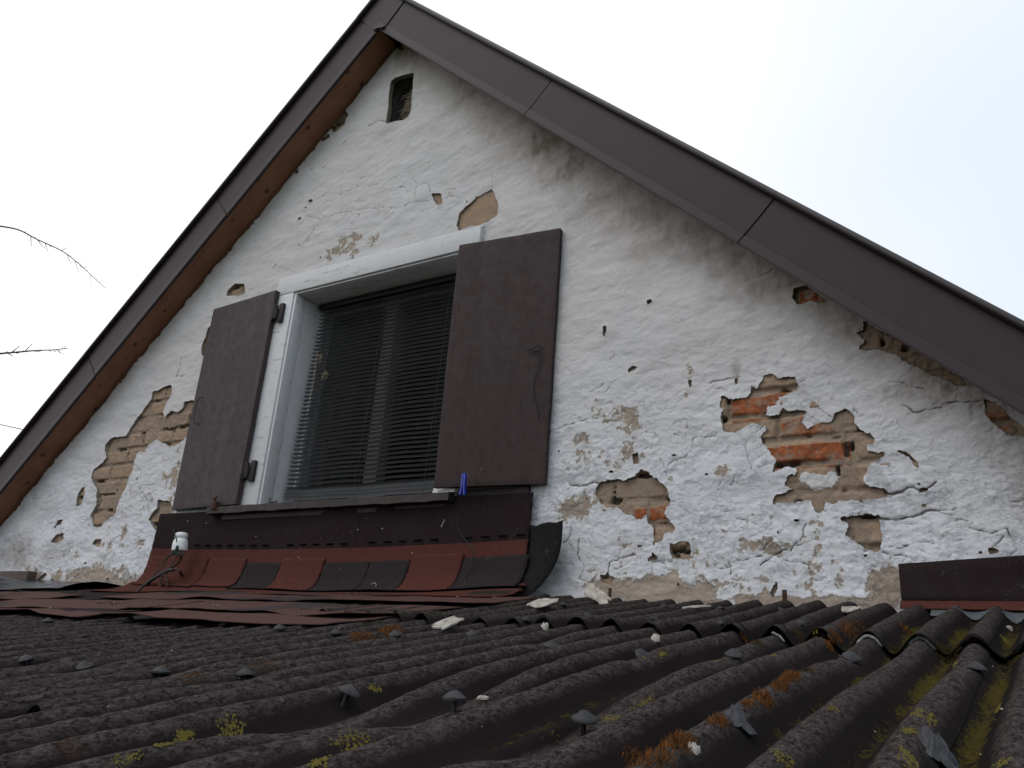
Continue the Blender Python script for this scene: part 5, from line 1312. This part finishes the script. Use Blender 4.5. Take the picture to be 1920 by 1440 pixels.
for (px, py, rx, ry, n, h) in [(733, 1190, .024, .05, 380, .014), (678, 1203, .018, .05, 260, .011), (1270, 1402, .020, .035, 500, .022), (1225, 1432, .022, .05, 420, .018), (1190, 1438, .016, .04, 200, .016),
      (1430, 1322, .013, .03, 360, .018), (1405, 1335, .012, .03, 240, .012), (1480, 1283, .013, .05, 420, .020), (1462, 1296, .011, .04, 260, .016), (1345, 1366, .011, .028, 300, .020), (1590, 1190, .020, .10, 600, .012),
      (1565, 1205, .016, .04, 320, .014), (1700, 1193, .018, .04, 260, .012), (1610, 1182, .018, .08, 300, .008), (360, 1277, .018, .03, 130, .004), (500, 1252, .03, .05, 160, .003), (1555, 1222, .010, .025, 160, .012), (1400, 1212, .02, .03, 120, .008)]:
    blades(om, px, py, rx, ry, n, h)
tagtop(om.build('orange_moss', M['moss'], None), None, None, None, 'stuff')
dm = MB()
for (px, py, rx, ry, n, h) in [(1778, 1238, .028, .03, 900, .016), (1682, 1232, .024, .03, 600, .012), (1500, 1205, .016, .035, 360, .012), (1515, 1268, .012, .03, 240, .010), (1895, 1256, .02, .03, 300, .010), (1420, 1215, .016, .03, 220, .008), (1270, 1410, .018, .03, 200, .010), (1700, 1197, .022, .04, 260, .008)]:
    blades(dm, px, py, rx, ry, n, h, 0.8)
tagtop(dm.build('olive_moss', M['moss_dull'], None), None, None, None, 'stuff')
lm = MB()
def lichen(px, py, rx, ry, n, sz=0.006):
    n = int(n*3.2); sz *= 0.62
    cl = [(random.uniform(-.8, .8), random.uniform(-.8, .8)) for _ in range(4)]
    c = hit(px, py)
    for k in range(n):
        a_ = random.uniform(0, 6.28); q = random.random()**0.7; cc = random.choice(cl); q *= 0.55; x = float(c[0])+rx*(cc[0]*.7+q*math.cos(a_)); y = float(c[1])+ry*(cc[1]*.7+q*math.sin(a_)); z = surf(x, y)
        s_ = sz*random.uniform(.2, .8); m_ = random.randint(5, 7); t0 = random.uniform(0, 6)
        nx_, ny_ = random.uniform(-.4, .4), random.uniform(-.4, .4)
        ring = []
        for i in range(m_):
            r_ = s_*random.uniform(.45, 1.0); t = t0+6.283*i/m_; dx, dy = r_*math.cos(t), r_*math.sin(t)*1.2
            ring.append((x+dx, y+dy, surf(x+dx, y+dy)+0.0012+abs(nx_*dx+ny_*dy)))
        ring.append((x, y, z+0.003)); lm.add(ring, [(i, (i+1) % m_, m_) for i in range(m_)])
for a_ in [(702, 1290, .010, .02, 26, .005), (440, 1368, .012, .035, 40, .005), (345, 1388, .009, .020, 26, .005), (305, 1400, .006, .012, 14, .005), (238, 1426, .010, .02, 24, .005), (665, 1400, .022, .06, 46, .005), (600, 1433, .01, .02, 18), (1205, 1318, .008, .05, 30, .004), (1150, 1352, .016, .02, 34, .004), (1020, 1380, .018, .02, 24, .004),
           (1720, 1345, .010, .05, 26, .004), (1712, 1375, .010, .03, 26, .004), (1745, 1358, .005, .04, 20, .004), (1690, 1420, .014, .03, 40, .004), (1800, 1195, .012, .05, 26, .005), (1885, 1203, .012, .05, 24, .005), (1875, 1330, .008, .06, 18, .004), (1880, 1435, .01, .02, 18, .004), (1338, 1242, .008, .02, 14, .005), (1240, 1228, .008, .02, 16, .005), (1210, 1238, .006, .02, 12, .005), (1450, 1232, .004, .012, 10, .004), (1530, 1185, .006, .03, 14, .004), (1560, 1332, .01, .03, 14, .003), (1790, 1250, .006, .05, 16, .004), (1470, 1425, .012, .02, 16, .004)]:
    lichen(*a_)
tagtop(lm.build('yellow_lichen', M['lichen'], None, smooth=True), None, None, None, 'stuff')

# ------------------------------------------------------------------ bare tree beyond the left edge, overhead line
YT = 1.6
tree = thing('bare_tree', 'bare tree whose two thin twigs reach in against the white sky at left', 'tree', (-16.0, YT, 0))
def twig(pts, r0, r1, seed, nm='twig'):
    r = random.Random(seed); P = [W(*q, YT+0.15*i) for i, q in enumerate(pts)]; P = spline(P, 6); mb = MB(); mb.tube(P, r0, 6, 0, r1)
    N = len(P)
    for k in range(2, N-1):
        if r.random() < 0.55:
            p = P[k]; d = (P[k+1]-p).normalized(); sgn = r.choice((-1, 1)); l = r.uniform(.015, .05) if r.random() < .8 else r.uniform(.08, .16)
            e = p+d*l*0.8+Vector((0, r.uniform(-.5, .5)*l, sgn*l*r.uniform(.4, .9)))
            rr = (r0+(r1-r0)*k/N)*0.7; mb.tube([p, (p+e)/2+Vector((0, 0, .004*sgn)), e], rr, 5, 0, rr*0.4)
            mb.lathe(e, [(0.001, 0), (rr*1.3, .004), (0.001, .010)], 5)
    o = mb.build(nm, M['bark'], tree, smooth=True); return P
p1 = twig([(0, 424), (35, 431), (70, 449), (115, 470), (145, 492), (170, 515), (198, 541)], 0.0105, 0.003, 5)
p2 = twig([(0, 663), (35, 660), (70, 657), (100, 656), (127, 653)], 0.012, 0.004, 9)
tr = MB(); tr.tube(spline([(-16, YT, 0), (-16.1, YT, 2.0), (-15.9, YT+.1, 4.0), (-15.8, YT, 6.2)], 6), 0.20, 14, 0, 0.07); tr.build('trunk', M['bark'], tree, smooth=True)
bh = MB()
bh.tube(spline([(-15.85, YT, 5.0), (-14.6, YT, 7.0), (-13.0, YT, 7.9), tuple(p1[0]+Vector((-.7, 0, .12))), tuple(p1[0]), ], 6), 0.07, 8, 0, 0.0108)
bh.tube(spline([(-16.0, YT, 3.0), (-14.6, YT, 4.4), (-13.0, YT, 5.1), tuple(p2[0]+Vector((-.7, 0, -.03))), tuple(p2[0])], 6), 0.07, 8, 0, 0.0122)
for k in range(26):
    z = random.uniform(3.2, 6.2); a_ = random.uniform(0, 6.28); l = random.uniform(.8, 2.0)
    x0 = -15.95; bh.tube(spline([(x0, YT, z), (x0-abs(math.cos(a_))*l*.5, YT+math.sin(a_)*l*.5, z+l*.45), (x0-abs(math.cos(a_))*l, YT+math.sin(a_)*l, z+l*1.1)], 4), 0.035, 6, 0, 0.006)
bh.build('branches', M['bark'], tree, smooth=True)
a_ = W(-60, 783, 3.0); b_ = W(60, 809, 3.0); dd = (b_-a_)
mb = MB(); mb.tube([a_-dd*6+[0, 0, .5], a_-dd*2+[0, 0, .08], a_, b_, b_+dd*4+[0, 0, .12]], 0.006, 6); tagtop(mb.build('overhead_wire', M['cable'], None, smooth=True), 'thin overhead wire crossing the sky at the left edge, passing behind the roof', 'wire')
